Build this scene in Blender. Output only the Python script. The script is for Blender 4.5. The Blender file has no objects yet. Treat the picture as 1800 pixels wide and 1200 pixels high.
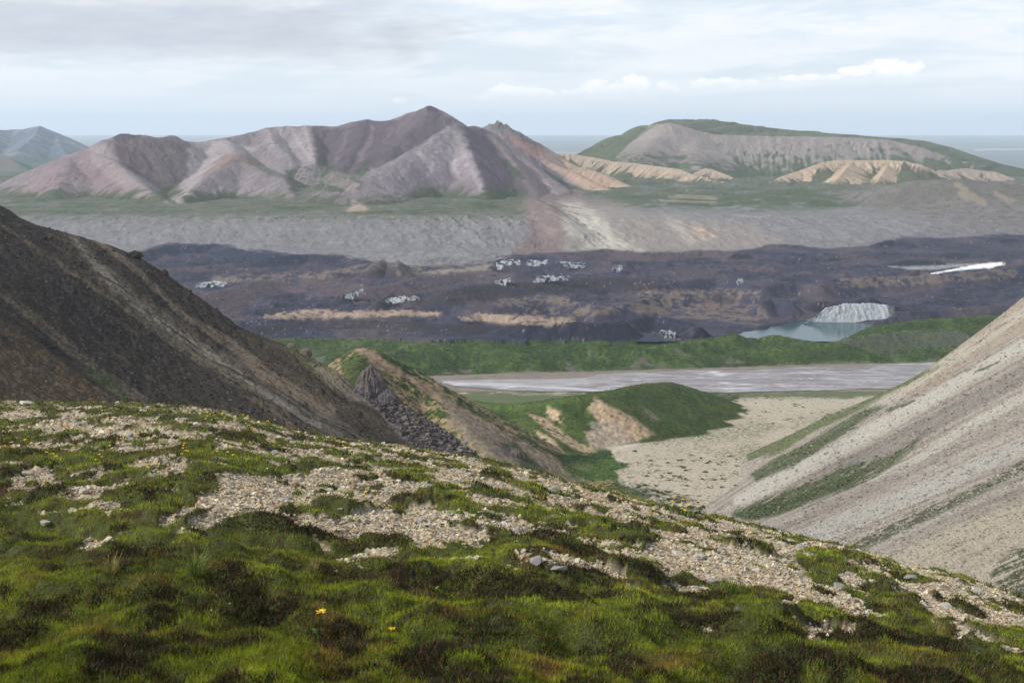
import bpy, math, random
import numpy as np
C = bpy.context.scene
col = C.collection
R = math.radians
# ------------------------------------------------------------------ camera
F = 2173.0                       # focal length in pixels of the 1800 px wide photograph
PITCH = math.atan(375.0 / F)     # looking down, horizon at y = 225
cp, sp = math.cos(PITCH), math.sin(PITCH)
cam = bpy.data.objects.new('camera', bpy.data.cameras.new('camera'))
col.objects.link(cam); C.camera = cam
cam.location = (0, 0, 0); cam.rotation_euler = (R(90) - PITCH, 0, 0)
cam.data.sensor_width = 36.0; cam.data.lens = F * 36.0 / 1800.0
cam.data.clip_start = 0.5; cam.data.clip_end = 400000
cam.data.dof.use_dof = True; cam.data.dof.focus_distance = 60; cam.data.dof.aperture_fstop = 9
# ------------------------------------------------------------------ light
SUN_EL, SUN_AZ = R(38), R(-100)   # azimuth from +Y (away from the camera), clockwise: the left, slightly behind
sl = bpy.data.lights.new('sun', 'SUN'); sl.energy = 5.0; sl.angle = R(0.6); sl.color = (1.0, 0.95, 0.88)
sun = bpy.data.objects.new('sun', sl); col.objects.link(sun)
from mathutils import Vector
sdir = Vector((math.sin(SUN_AZ) * math.cos(SUN_EL), math.cos(SUN_AZ) * math.cos(SUN_EL), math.sin(SUN_EL)))
sun.rotation_euler = sdir.to_track_quat('Z', 'Y').to_euler()
C.view_settings.view_transform = 'Standard'; C.view_settings.look = 'None'
C.view_settings.exposure = 0.0; C.view_settings.gamma = 1.0
C.cycles.use_denoising = True; C.cycles.denoising_input_passes = 'RGB_ALBEDO_NORMAL'; C.cycles.denoising_prefilter = 'ACCURATE'
C.cycles.max_bounces = 5; C.cycles.diffuse_bounces = 2; C.cycles.glossy_bounces = 2
C.cycles.volume_bounces = 1; C.cycles.transparent_max_bounces = 4
C.cycles.use_adaptive_sampling = True; C.cycles.adaptive_threshold = 0.006

# ------------------------------------------------------------------ node helpers
class NT:
    def __init__(s, tree):
        s.t = tree; s.n = tree.nodes; s.l = tree.links; s.n.clear()
    def new(s, typ, **kw):
        n = s.n.new(typ)
        for k, v in kw.items(): setattr(n, k, v)
        return n
    def put(s, n, key, v):
        i = n.inputs[key]
        if hasattr(v, 'is_output') or isinstance(v, bpy.types.NodeSocket): s.l.new(v, i)
        elif v is not None: i.default_value = v
    def math(s, op, a, b=None, c=None, clamp=False):
        n = s.new('ShaderNodeMath', operation=op, use_clamp=clamp)
        s.put(n, 0, a)
        if b is not None: s.put(n, 1, b)
        if c is not None: s.put(n, 2, c)
        return n.outputs[0]
    def mix(s, f, a, b, blend='MIX'):
        n = s.new('ShaderNodeMix', data_type='RGBA', blend_type=blend)
        s.put(n, 0, f); s.put(n, 6, a); s.put(n, 7, b)
        return n.outputs[2]
    def ramp(s, v, lo, hi, a=0.0, b=1.0):
        n = s.new('ShaderNodeMapRange', interpolation_type='SMOOTHSTEP')
        s.put(n, 0, v); s.put(n, 1, lo); s.put(n, 2, hi); s.put(n, 3, a); s.put(n, 4, b)
        return n.outputs[0]
    def noise(s, vec, scale, detail=4, rough=0.55, dist=0.0):
        n = s.new('ShaderNodeTexNoise')
        s.put(n, 'Vector', vec); s.put(n, 'Scale', scale); s.put(n, 'Detail', detail)
        s.put(n, 'Roughness', rough); s.put(n, 'Distortion', dist)
        return n.outputs[0]
    def comb(s, x, y, z):
        n = s.new('ShaderNodeCombineXYZ'); s.put(n, 0, x); s.put(n, 1, y); s.put(n, 2, z)
        return n.outputs[0]

# ------------------------------------------------------------------ sky
W = bpy.data.worlds.new('World'); C.world = W; W.use_nodes = True
t = NT(W.node_tree)
sky = t.new('ShaderNodeTexSky', sky_type='NISHITA', sun_disc=False)
sky.sun_elevation = SUN_EL; sky.sun_rotation = SUN_AZ; sky.altitude = 1200; sky.dust_density = 1.4; sky.air_density = 1.0
tc = t.new('ShaderNodeTexCoord').outputs['Generated']
sep = t.new('ShaderNodeSeparateXYZ'); t.put(sep, 0, tc)
dx, dy, dz = sep.outputs
az = t.math('ARCTAN2', dx, dy)                      # azimuth from the view axis
el = t.math('ARCSINE', dz)                          # elevation
def bandmask(v, lo, hi, f):                         # 1 between lo and hi, soft edges f
    return t.math('MULTIPLY', t.ramp(v, lo - f, lo + f), t.ramp(v, hi - f, hi + f, 1, 0))
# high thin layer, streaked by distance
q = t.math('DIVIDE', 1.0, t.math('ADD', t.math('ABSOLUTE', dz), 0.045))
pl = t.comb(t.math('MULTIPLY', dx, q), t.math('MULTIPLY', dy, q), 0.0)
streak = t.comb(t.math('MULTIPLY', az, 6.5), t.math('MULTIPLY', el, 32.0), 0.3)
n1 = t.noise(streak, 1.5, 6, 0.6, 0.4)
n2 = t.noise(pl, 0.55, 5, 0.55, 0.2)
cover = t.math('ADD', t.math('MULTIPLY', n1, 0.62), t.math('MULTIPLY', n2, 0.42))
cov = t.ramp(cover, 0.43, 0.58)
cov = t.math('MULTIPLY', cov, t.ramp(el, 0.012, 0.055, 0.4, 1.0))
skyc = t.mix(0.78, sky.outputs[0], (7.4, 8.15, 9.0, 1))
white = t.mix(t.noise(streak, 3.2, 4, 0.6), (7.7, 8.1, 8.7, 1), (9.5, 9.5, 9.5, 1))
c1 = t.mix(t.math('MULTIPLY', cov, 0.85), skyc, white)
# grey bank high on the left
gx = t.math('ADD', az, t.math('MULTIPLY', t.math('SUBTRACT', t.noise(streak, 2.2, 4), 0.5), 0.30))
ge = t.math('ADD', el, t.math('MULTIPLY', t.math('SUBTRACT', t.noise(streak, 1.6, 5, 0.6), 0.5), 0.034))
gm = t.math('MULTIPLY', t.ramp(gx, -0.16, 0.0, 1, 0), bandmask(ge, 0.054, 0.096, 0.012))
gsh = t.mix(t.noise(streak, 4.0, 5, 0.6), (4.1, 4.5, 5.2, 1), (6.4, 6.7, 7.3, 1))
c2 = t.mix(t.math('MULTIPLY', gm, 0.9), c1, gsh)
# second fainter grey smear right of the middle
gm2 = t.math('MULTIPLY', bandmask(t.math('ADD', el, t.math('MULTIPLY', az, -0.03)), 0.052, 0.060, 0.006),
             t.math('MULTIPLY', t.ramp(gx, -0.02, 0.1), t.ramp(gx, 0.40, 0.30)))
c2 = t.mix(t.math('MULTIPLY', gm2, 0.30), c2, (7.4, 7.6, 8.2, 1))
# row of small cumulus above the far mountains
base = t.math('MULTIPLY_ADD', az, 0.047, 0.0205)
wob = t.noise(t.comb(t.math('MULTIPLY', az, 60.0), t.math('MULTIPLY', el, 95.0), 0.7), 1.3, 7, 0.62)
wob2 = t.noise(t.comb(t.math('MULTIPLY', az, 16.0), t.math('MULTIPLY', el, 30.0), 2.7), 1.4, 4, 0.55)
he = t.math('SUBTRACT', el, base)
cm = None
for bx, by, rx, ry in ((900, 166, 52, 18), (866, 172, 34, 10), (944, 168, 34, 12), (1040, 157, 28, 16), (1016, 166, 30, 9), (1110, 151, 32, 18), (1082, 160, 28, 12), (1166, 158, 30, 12),
                       (1226, 153, 26, 15), (1262, 151, 46, 12), (1304, 152, 26, 8), (1400, 143, 62, 8), (1480, 133, 36, 11), (1530, 126, 42, 17), (1564, 131, 26, 13), (707, 179, 13, 7), (1618, 150, 12, 3)):
    ca, ce_ = (bx - 900) / F, (225 - by) / F
    e1 = t.math('MULTIPLY', t.math('SUBTRACT', az, ca), F / rx); e2 = t.math('MULTIPLY', t.math('SUBTRACT', el, ce_), F / ry)
    d = t.math('SQRT', t.math('ADD', t.math('MULTIPLY', e1, e1), t.math('MULTIPLY', e2, e2)))
    b_ = t.math('SUBTRACT', 1.0, d); cm = b_ if cm is None else t.math('MAXIMUM', cm, b_)
cm = t.math('ADD', cm, t.math('MULTIPLY', t.math('SUBTRACT', wob, 0.5), 1.9))
low_ = t.ramp(t.math('ADD', he, t.math('MULTIPLY', t.math('SUBTRACT', wob2, .5), .005)), -0.0035, 0.0035)
cm = t.math('MULTIPLY', t.ramp(cm, 0.02, 0.42), low_)
cshade = t.mix(t.ramp(t.math('ADD', he, t.math('MULTIPLY', t.math('SUBTRACT', wob, .5), .02)), 0.000, 0.011), (8.0, 8.25, 8.8, 1), (10.6, 10.3, 9.9, 1))
veil = t.math('MULTIPLY', bandmask(t.math('ADD', he, t.math('MULTIPLY', t.math('SUBTRACT', wob2, .5), .016)), -0.001, 0.008, 0.004), t.ramp(az, -.10, .02, 0, .5))
c2b = t.mix(veil, c2, (9.3, 9.4, 9.6, 1))
c3 = t.mix(t.math('MULTIPLY', cm, 0.85), c2b, cshade)
c3 = t.mix(t.ramp(el, 0.16, 0.9), c3, t.mix(0.55, c3, (0.5, 0.6, 0.8, 1)))     # the sky darkens overhead
c3 = t.mix(t.ramp(el, 0.045, 0.0, 0, .7), c3, (7.9, 8.6, 9.3, 1))
bg = t.new('ShaderNodeBackground'); t.put(bg, 'Color', c3); t.put(bg, 'Strength', 0.118)
ow = t.new('ShaderNodeOutputWorld'); t.l.new(bg.outputs[0], ow.inputs[0])

# ------------------------------------------------------------------ projection
def ang(py): return math.tan(PITCH - math.atan((600.0 - py) / F))     # drop per metre of Y
def wp(px, py, Y):
    """world point on the ray of pixel (px, py) at depth Y"""
    u, v = (px - 900.0) / F, (600.0 - py) / F
    return np.array([u / (cp + v * sp) * Y, Y, (-sp + v * cp) / (cp + v * sp) * Y])
def wz(px, py, z):
    d = wp(px, py, 1.0); return d * (z / d[2])
def proj(X, Y, Z):
    dep = Y * cp - Z * sp; up = Y * sp + Z * cp
    return 900 + F * X / dep, 600 - F * up / dep

# ------------------------------------------------------------------ numpy noise
def _h(ix, iy, s):
    h = (ix.astype(np.int64) * 374761393 + iy.astype(np.int64) * 668265263 + s * 2147483647) & 0xffffffff
    h = ((h ^ (h >> 13)) * 1274126177) & 0xffffffff
    return ((h ^ (h >> 16)) & 0xffff) / 65536.0 * 6.2831853
def gn(x, y, s=0):
    ix, iy = np.floor(x), np.floor(y); fx, fy = x - ix, y - iy
    u = fx * fx * fx * (fx * (fx * 6 - 15) + 10); v = fy * fy * fy * (fy * (fy * 6 - 15) + 10)
    def g(a, b):
        th = _h(ix + a, iy + b, s); return np.cos(th) * (fx - a) + np.sin(th) * (fy - b)
    return ((g(0, 0) * (1 - u) + g(1, 0) * u) * (1 - v) + (g(0, 1) * (1 - u) + g(1, 1) * u) * v) * 1.5
def fbm(x, y, o=4, s=0, r=0.5):
    a, t_, n = 1.0, 0.0, 0.0
    for k in range(o):
        t_ = t_ + a * gn(x * 2 ** k, y * 2 ** k, s + k * 7); n += a; a *= r
    return t_ / n * 1.3
def rdg(x, y, o=4, s=0, r=0.5):
    a, t_, n = 1.0, 0.0, 0.0
    for k in range(o):
        t_ = t_ + a * (1 - 2 * np.abs(gn(x * 2 ** k, y * 2 ** k, s + k * 7))); n += a; a *= r
    return t_ / n
def sst(x, a, b):
    t_ = np.clip((x - a) / (b - a), 0, 1); return t_ * t_ * (3 - 2 * t_)
def smax(a, b, k):
    h = np.clip(0.5 + 0.5 * (a - b) / k, 0, 1); return b * (1 - h) + a * h + k * h * (1 - h)

# masks drawn on the ground through its picture position (they are stored on the ground itself)
def _boxed(fn, px, py, P, pad, *a):
    P = np.array(P, float); x0, y0 = P.min(0) - pad; x1, y1 = P.max(0) + pad
    k = (px > x0) & (px < x1) & (py > y0) & (py < y1); out = np.zeros(px.shape)
    if k.any(): out[k] = fn(px[k], py[k], P, *a)
    return out
def inpoly(px, py, P, f=3.0): return _boxed(_inpoly, px, py, P, f, f)
def stroke(px, py, P, w, f=None): return _boxed(_stroke, px, py, P, float(np.max(w)), w)
def _inpoly(px, py, P, f=3.0):
    P = np.array(P, float); m = np.zeros(px.shape, bool); d = np.full(px.shape, 1e9)
    for i in range(len(P)):
        x1, y1 = P[i]; x2, y2 = P[(i + 1) % len(P)]
        if y1 != y2:
            c = ((y1 > py) != (y2 > py)) & (px < (x2 - x1) * (py - y1) / (y2 - y1) + x1); m ^= c
        t_ = np.clip(((px - x1) * (x2 - x1) + (py - y1) * (y2 - y1)) / ((x2 - x1) ** 2 + (y2 - y1) ** 2 + 1e-9), 0, 1)
        d = np.minimum(d, np.hypot(px - x1 - t_ * (x2 - x1), py - y1 - t_ * (y2 - y1)))
    return sst(np.where(m, d, -d), -f, f)
def _stroke(px, py, P, w):
    """1 on the polyline, 0 beyond w (w may be one number or one per point)"""
    P = np.array(P, float); best = np.full(px.shape, 0.0)
    ws = np.full(len(P), float(w)) if np.isscalar(w) else np.array(w, float)
    for i in range(len(P) - 1):
        x1, y1 = P[i]; x2, y2 = P[i + 1]
        t_ = np.clip(((px - x1) * (x2 - x1) + (py - y1) * (y2 - y1)) / ((x2 - x1) ** 2 + (y2 - y1) ** 2 + 1e-9), 0, 1)
        d = np.hypot(px - x1 - t_ * (x2 - x1), py - y1 - t_ * (y2 - y1)); ww = ws[i] * (1 - t_) + ws[i + 1] * t_
        best = np.maximum(best, 1 - sst(d / ww, 0.45, 1.0))
    return best
def srgb(r, g, b):
    c = np.array([r, g, b]) / 255.0
    return np.where(c <= 0.04045, c / 12.92, ((c + 0.055) / 1.055) ** 2.4)
class Paint:
    def __init__(s, n, c): s.c = np.tile(np.array(c, float), (n, 1))
    def on(s, m, c, k=1.0):
        m = (np.clip(m, 0, 1) * k)[:, None]; s.c = s.c * (1 - m) + np.array(c, float) * m
    def mul(s, f): s.c = s.c * f[:, None]

# ------------------------------------------------------------------ mesh builders
def mesh_obj(name, V, faces, mat, colr=None, smooth=True, parent=None, kind=None):
    """V (n,3); faces (m,4) or (m,3) int array; ONE mesh object"""
    me = bpy.data.meshes.new(name); m, k = faces.shape
    me.vertices.add(len(V)); me.vertices.foreach_set('co', np.ascontiguousarray(V, dtype=np.float32).ravel())
    me.loops.add(m * k); me.loops.foreach_set('vertex_index', np.ascontiguousarray(faces, dtype=np.int32).ravel())
    me.polygons.add(m); me.polygons.foreach_set('loop_start', np.arange(m, dtype=np.int32) * k)
    me.polygons.foreach_set('use_smooth', np.full(m, smooth, dtype=bool))
    me.update(calc_edges=True)
    if colr is not None:
        a = me.color_attributes.new('Col', 'FLOAT_COLOR', 'POINT')
        a.data.foreach_set('color', np.hstack([colr, np.ones((len(V), 1))]).astype(np.float32).ravel())
    me.materials.append(mat)
    o = bpy.data.objects.new(name, me); col.objects.link(o)
    if parent: o.parent = parent
    if kind: o['kind'] = kind
    return o
def tag(o, label, cat, group=None):
    o['label'] = label; o['category'] = cat
    if group: o['group'] = group
    return o
def grid_faces(nr, nc, keep=None):
    i = np.arange(nr * nc).reshape(nr, nc)
    f = np.stack([i[:-1, :-1].ravel(), i[:-1, 1:].ravel(), i[1:, 1:].ravel(), i[1:, :-1].ravel()], 1)
    return f if keep is None else f[keep]
def compact(V, f, c):
    u, inv = np.unique(f, return_inverse=True)
    return V[u], inv.reshape(f.shape), c[u]
def fan(a0, a1, na, Ys):
    a = np.linspace(a0, a1, na); A, Y = np.meshgrid(a, Ys)
    return (A * Y).ravel(), Y.ravel()
def stations(*seg):
    """rows in depth: (y0, y1, n) pieces"""
    out = []
    for y0, y1, n in seg: out.append(np.geomspace(y0, y1, n, endpoint=False))
    return np.concatenate(out + [[seg[-1][1]]])

def ridges(X, Y, lines, k=6.0, seed=0, rel=False, r0=0.0):
    """height = envelope of crest lines with talus flanks. Each line: (pts, slope_front, slope_back, hollow, flute)"""
    H = np.full(X.shape, -9e3); T = np.zeros(X.shape); D = np.zeros(X.shape); I = np.zeros(X.shape, int)
    hard = np.full(X.shape, -9e3)
    for li, (pts, m1, m2, hol, fl, wl) in enumerate(lines):
        P = [wp(*p) for p in pts]
        if rel:                                       # heights above the valley sheet
            for q in P: q[2] -= float(zbase(q[1]))
        L = np.full(X.shape, -9e3); lt = np.zeros(X.shape); ld = np.zeros(X.shape)
        acc = 0.0
        for a, b in zip(P[:-1], P[1:]):
            ex, ey = b[0] - a[0], b[1] - a[1]; ll = math.hypot(ex, ey) + 1e-6
            t_ = np.clip(((X - a[0]) * ex + (Y - a[1]) * ey) / ll ** 2, 0, 1)
            qx, qy = X - a[0] - t_ * ex, Y - a[1] - t_ * ey; d = np.hypot(qx, qy)
            w_ = 0.5 - 0.5 * np.clip(qy / (d + 1e-6) * 2, -1, 1)      # 1 towards the camera
            m = m1 * w_ + m2 * (1 - w_)
            al = sst(np.abs(qx * ex + qy * ey) / (ll * d + 1e-6), .15, .9); m = m + (max(m1, m2) - m) * al
            d_ = d; d = np.sqrt(d * d + r0 * r0) - r0 if r0 else d
            f = hol * (1 - np.exp(-m * d / hol)) + .1 * d if hol else m * d
            h = a[2] + (b[2] - a[2]) * t_ - f
            d = d_; up = h > L; L = np.where(up, h, L); lt = np.where(up, acc + t_ * ll, lt); ld = np.where(up, d, ld)
            acc += ll
        if fl:
            s_ = lt + 0.55 * fbm(X / wl, Y / wl, 4, seed + li) * wl
            L = L + fl * (.35 + 1.1 * sst(gn(lt / (wl * 2.3) + li, ld / (wl * 5), seed + li + 50), -.4, .5)) * (rdg(s_ / wl + li * 9.1, ld / (wl * 7), 4, seed + li, .6) - 0.45) * sst(ld, 0, wl * 1.2)
        up = L > hard; hard = np.where(up, L, hard)
        T = np.where(up, lt, T); D = np.where(up, ld, D); I = np.where(up, li, I)
        H = smax(H, L, k) if li else L
    if rel: H = H + zbase(Y)
    return H, T, D, I

# ------------------------------------------------------------------ materials
def ground_mat(name, scale, amp=0.35, bump=0.4, bdist=1.0, rough=0.95, fine=6.0, stretch=None, spec=0.15):
    m = bpy.data.materials.new(name); m.use_nodes = True; t = NT(m.node_tree)
    at = t.new('ShaderNodeAttribute', attribute_name='Col')
    co = t.new('ShaderNodeTexCoord').outputs['Object']
    if stretch:
        mp = t.new('ShaderNodeMapping'); t.put(mp, 'Vector', co); mp.inputs['Scale'].default_value = stretch; co = mp.outputs[0]
    n1 = t.noise(co, 1.0 / scale, 6, 0.62); n2 = t.noise(co, fine / scale, 4, 0.65)
    f = t.math('ADD', t.math('MULTIPLY', t.math('SUBTRACT', n1, 0.5), amp * 2.0), t.math('MULTIPLY', t.math('SUBTRACT', n2, 0.5), amp * 2.4))
    f = t.math('ADD', f, 1.0)
    cc = t.new('ShaderNodeVectorMath', operation='SCALE'); t.put(cc, 0, at.outputs[0]); t.put(cc, 'Scale', f)
    b = t.new('ShaderNodeBump'); t.put(b, 'Strength', bump); t.put(b, 'Distance', bdist)
    t.put(b, 'Height', t.math('ADD', n1, t.math('MULTIPLY', n2, 0.5)))
    p = t.new('ShaderNodeBsdfPrincipled'); t.put(p, 'Base Color', cc.outputs[0]); t.put(p, 'Roughness', rough)
    t.put(p, 'Specular IOR Level', spec); t.put(p, 'Normal', b.outputs[0])
    o = t.new('ShaderNodeOutputMaterial'); t.l.new(p.outputs[0], o.inputs[0])
    return m
def plain_mat(name, c, rough=0.8, amp=0.2, scale=1.0, spec=0.3, bump=0.0):
    m = bpy.data.materials.new(name); m.use_nodes = True; t = NT(m.node_tree)
    co = t.new('ShaderNodeTexCoord').outputs['Object']; n = t.noise(co, scale, 5, 0.6)
    f = t.math('MULTIPLY_ADD', n, amp * 2, 1 - amp)
    cc = t.new('ShaderNodeVectorMath', operation='SCALE'); t.put(cc, 0, c); t.put(cc, 'Scale', f)
    p = t.new('ShaderNodeBsdfPrincipled'); t.put(p, 'Base Color', cc.outputs[0]); t.put(p, 'Roughness', rough)
    t.put(p, 'Specular IOR Level', spec)
    if bump:
        b = t.new('ShaderNodeBump'); t.put(b, 'Strength', bump); t.put(b, 'Distance', 0.02); t.put(b, 'Height', n); t.put(p, 'Normal', b.outputs[0])
    o = t.new('ShaderNodeOutputMaterial'); t.l.new(p.outputs[0], o.inputs[0])
    return m

# palette (base colours)
GREEN = (0.050, 0.085, 0.022); GREEN2 = (0.075, 0.125, 0.030); DKGREEN = (0.022, 0.042, 0.014)
SCREE = (0.30, 0.26, 0.235); PURPLE = (0.135, 0.095, 0.105); BROWN = (0.19, 0.135, 0.105)
TAN = (0.40, 0.29, 0.19); ORANGE = (0.46, 0.29, 0.165); GREY = (0.19, 0.18, 0.18)
DEBRIS = (0.060, 0.050, 0.052); PALE = (0.42, 0.38, 0.31)

#@@SECTIONS
# ================================================================== valley floor, river, moraine, glacier, lateral wall
ZT_Y = [0, 300, 700, 1000, 2080, 2270, 2360, 2500, 2600, 2750, 2900, 3400, 4000, 4080, 4330, 4600, 4700, 5600, 7000, 9000, 12000, 20000]
ZT_Z = [-120, -230, -330, -380, -450, -451, -447, -436, -428, -426, -420, -408, -397, -393, -352, -322, -317, -298, -290, -310, -420, -440]
def zbase(Y): return np.interp(Y, ZT_Y, ZT_Z)
_ys = np.linspace(2050, 7000, 4000); _zb = zbase(_ys)
def on(px, py, h=0.0):
    """pixel and height above the valley sheet -> (px, py, Y)"""
    g = -ang(py) * _ys - (_zb + h); i = np.where(g < 0)[0]
    return (px, py, float(_ys[i[0]]) if len(i) else 7000.0)
def mound(pts, h, m=0.35, mb=None, hol=None, fl=0, wl=60):
    if pts[0][1] < 590 and h < 21: h *= 1.7
    if pts[0][1] < 590: m *= 1.5
    return ([on(x, y, h) for x, y in pts], m, mb or m, hol or h * 1.7, fl, wl)
Xe, Ye = fan(-0.56, 0.60, 1500, stations((1900, 2520, 110), (2520, 4250, 260), (4250, 5700, 130), (5700, 12500, 60)))
nre = len(Xe) // 1500
zb = zbase(Ye)
gl = [mound([(230, 446), (300, 431), (380, 429), (430, 438), (480, 446)], 26, 0.32),
      mound([(470, 452), (540, 446), (600, 449), (645, 458)], 16, 0.29),
      mound([(655, 470), (672, 453), (695, 456), (700, 470)], 18, 0.58),
      mound([(330, 525), (400, 507), (470, 490), (520, 488), (590, 496), (640, 500)], 18, 0.23),
      mound([(640, 508), (700, 497), (760, 482), (840, 476), (900, 480)], 16, 0.23),
      mound([(780, 512), (840, 500), (930, 494), (1050, 488), (1160, 490)], 18, 0.29),
      mound([(600, 520), (625, 512), (645, 498)], 12, 0.65), mound([(660, 532), (690, 514), (730, 518)], 14, 0.72),
      mound([(450, 560), (520, 552), (570, 548), (640, 551), (700, 548), (770, 550), (800, 558)], 9, 0.51, fl=4, wl=45),
      mound([(700, 548), (760, 538), (800, 537), (840, 545)], 12, 0.43),
      mound([(805, 562), (840, 551), (880, 553), (930, 558), (1000, 556), (1060, 549), (1120, 545)], 11, 0.51, fl=5, wl=45),
      mound([(440, 575), (520, 566), (640, 563), (740, 567), (840, 572), (930, 570)], 9, 0.29, fl=4, wl=60),
      mound([(930, 566), (990, 566), (1050, 568), (1095, 566)], 20, 0.72, fl=7, wl=50),
      ([(1066, 576, 2650), (1095, 565, 2650), (1120, 575, 2640), (1150, 590, 2600)], .8, .5, 60, 3, 40),
      mound([(1110, 560), (1150, 553), (1200, 566), (1245, 580)], 16, 0.65, fl=5, wl=40),
      mound([(870, 537), (950, 526), (1010, 529), (1050, 536)], 15, 0.43, fl=5, wl=50),
      mound([(1050, 548), (1120, 530), (1150, 519), (1210, 516), (1260, 514), (1300, 512), (1335, 520)], 16, 0.51, fl=7, wl=60),
      mound([(1340, 532), (1355, 522), (1390, 532)], 16, 0.72, fl=4, wl=40),
      mound([(1345, 502), (1400, 496), (1440, 502), (1470, 490)], 20, 0.58, fl=6, wl=60),
      ([(1400, 545, 2900), (1440, 530, 2850), (1490, 536, 2835), (1510, 528, 2835), (1532, 522, 2840), (1545, 529, 2840), (1575, 540, 2850), (1600, 548, 2850)], 1.1, .4, 60, 3, 30),
      mound([(1560, 548), (1620, 546), (1700, 541), (1790, 536)], 16, 0.58, fl=5, wl=50),
      mound([(1460, 498), (1520, 489), (1600, 486), (1660, 484), (1720, 478), (1800, 466), (1900, 460)], 20, 0.43, fl=6, wl=70),
      mound([(1600, 482), (1616, 470), (1634, 482)], 14, 0.72),
      mound([(1160, 500), (1210, 492), (1260, 486), (1290, 492), (1330, 504)], 14, 0.51, fl=5, wl=50),
      mound([(1010, 448), (1060, 438), (1130, 441), (1200, 437), (1290, 440)], 18, 0.29),
      mound([(1540, 428), (1570, 421), (1600, 428)], 8, 0.43), mound([(860, 470), (880, 452), (960, 449), (1040, 458), (1100, 462)], 15, 0.58)]
mo = [mound([(430, 600), (520, 602), (600, 599), (680, 602), (760, 607)], 9, .12),
      mound([(640, 630), (700, 626), (760, 618), (800, 608), (840, 603), (880, 614), (920, 624)], 24, .26, hol=34),
      mound([(600, 640), (700, 636), (800, 630), (900, 632), (1000, 634), (1100, 630), (1200, 628), (1320, 618), (1440, 616)], 9, .2, fl=5, wl=50),
      mound([(930, 628), (1000, 612), (1035, 604), (1060, 612), (1110, 616), (1180, 612)], 21, .32, hol=28),
      mound([(1170, 608), (1215, 600), (1265, 592), (1330, 584), (1380, 592), (1420, 602), (1480, 606)], 25, .32, hol=34),
      mound([(1470, 602), (1530, 590), (1600, 583), (1680, 580)], 20, 0.43, hol=28),
      mound([(1560, 573), (1640, 562), (1740, 556), (1850, 548)], 14, .15)]
hg, tg, dg, ig = ridges(Xe, Ye, gl, 4.0, 5, True, 10.0)
hm, tm, dm, im = ridges(Xe, Ye, mo, 4.0, 9, True, 10.0)
wl_ = [(([(935, 348, 5000), (962, 362, 4620), (990, 384, 4360), (1003, 405, 4190), (1002, 425, 4100), (996, 445, 4000)]), .50, .5, 150, 16, 60),
       (([(1440, 352, 5500), (1520, 334, 5400), (1600, 318, 5300), (1690, 314, 5250), (1800, 326, 5200), (2000, 350, 5200)]), .20, .5, 120, 10, 160),
       (([(960, 352, 5200), (1050, 368, 4800), (1160, 376, 4700), (1300, 382, 4700)]), .15, .3, 60, 12, 120)]
hw, tw, dw, iw = ridges(Xe, Ye, wl_, 12.0, 3, True, 20.0)
px0, py0 = proj(Xe, Ye, zb)
nG0 = fbm(Xe / 400, Ye / 300, 3, 8)
inG = sst(Ye, 2470, 2560) * (1 - sst(Ye + 90 * fbm(Xe / 300, Ye / 300, 3, 4), 3900, 4080))
lkz = 1 - .85 * sst(Xe, 200, 350) * (1 - sst(Ye, 2800, 2950))
z = zb + inG * lkz * (17 * (np.maximum(rdg(Xe / 300 + .3 * nG0, Ye / 170, 5, 1, .55), 0) ** 1.6 - .22) + 10 * (rdg(Xe / 140, Ye / 95, 5, 2, .55) - .35) + 1.8 * (rdg(Xe / 42, Ye / 34, 3, 6) - .3) + 1.2 * fbm(Xe / 26, Ye / 22, 3, 3))
PXw = px0
wallm = sst(Ye, 3950, 4150) * (1 - sst(Ye, 4560, 4700))
z = z + wallm * ((5 + 9 * sst(PXw, 700, 800) * (1 - sst(PXw, 980, 1050))) * (rdg((Xe + .25 * Ye + 40 * fbm(Xe / 90, Ye / 90, 3, 18)) / 90, Ye / 500, 5, 11, .6) - .4) + 4 * fbm(Xe / 60, Ye / 60, 4, 12) + 2 * (rdg((Xe + .2 * Ye + 60 * nG0) / 38, Ye / 420, 4, 16, .6) - .4))
z = z + sst(Ye, 4600, 4800) * ((7 + 12 * sst(Xe, 200, 800)) * fbm(Xe / 240, Ye / 240, 5, 13) + 3 * fbm(Xe / 50, Ye / 50, 3, 14))
z = smax(z, hg + 3 * (rdg(Xe / 60, Ye / 50, 3, 21) - .3) + 1.2 * fbm(Xe / 18, Ye / 16, 3, 22), 3.0)
hm2 = hm + 4.5 * (rdg(Xe / 75, Ye / 60, 3, 31) - .35) + 1.8 * fbm(Xe / 16, Ye / 14, 3, 32)
mor = sst(hm2 - z, -1.0, 1.5) * (Ye < 2900); z = smax(z, hm2, 1.5)
z = np.where(Ye > 3900, smax(z, hw, 6.0), z)
bank = 2262 + 125 * np.clip(Xe / 900, -.6, 1.1) + 9 * fbm(Xe / 130, Ye / 900, 3, 41)
mor = np.maximum(mor, (Ye > bank - 4) * (Ye < 2500 + 25 * fbm(Xe / 60, Ye / 60, 3, 43)) * 1.0)
mor = mor * (1 - sst(hg - np.maximum(hm2, zb + 5), -1, 1))
flat = 1 - sst(Ye, bank - 14, bank + 12)
z = z * (1 - flat) + (-450.5 + .4 * fbm(Xe / 40, Ye / 15, 3, 42)) * flat
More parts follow.
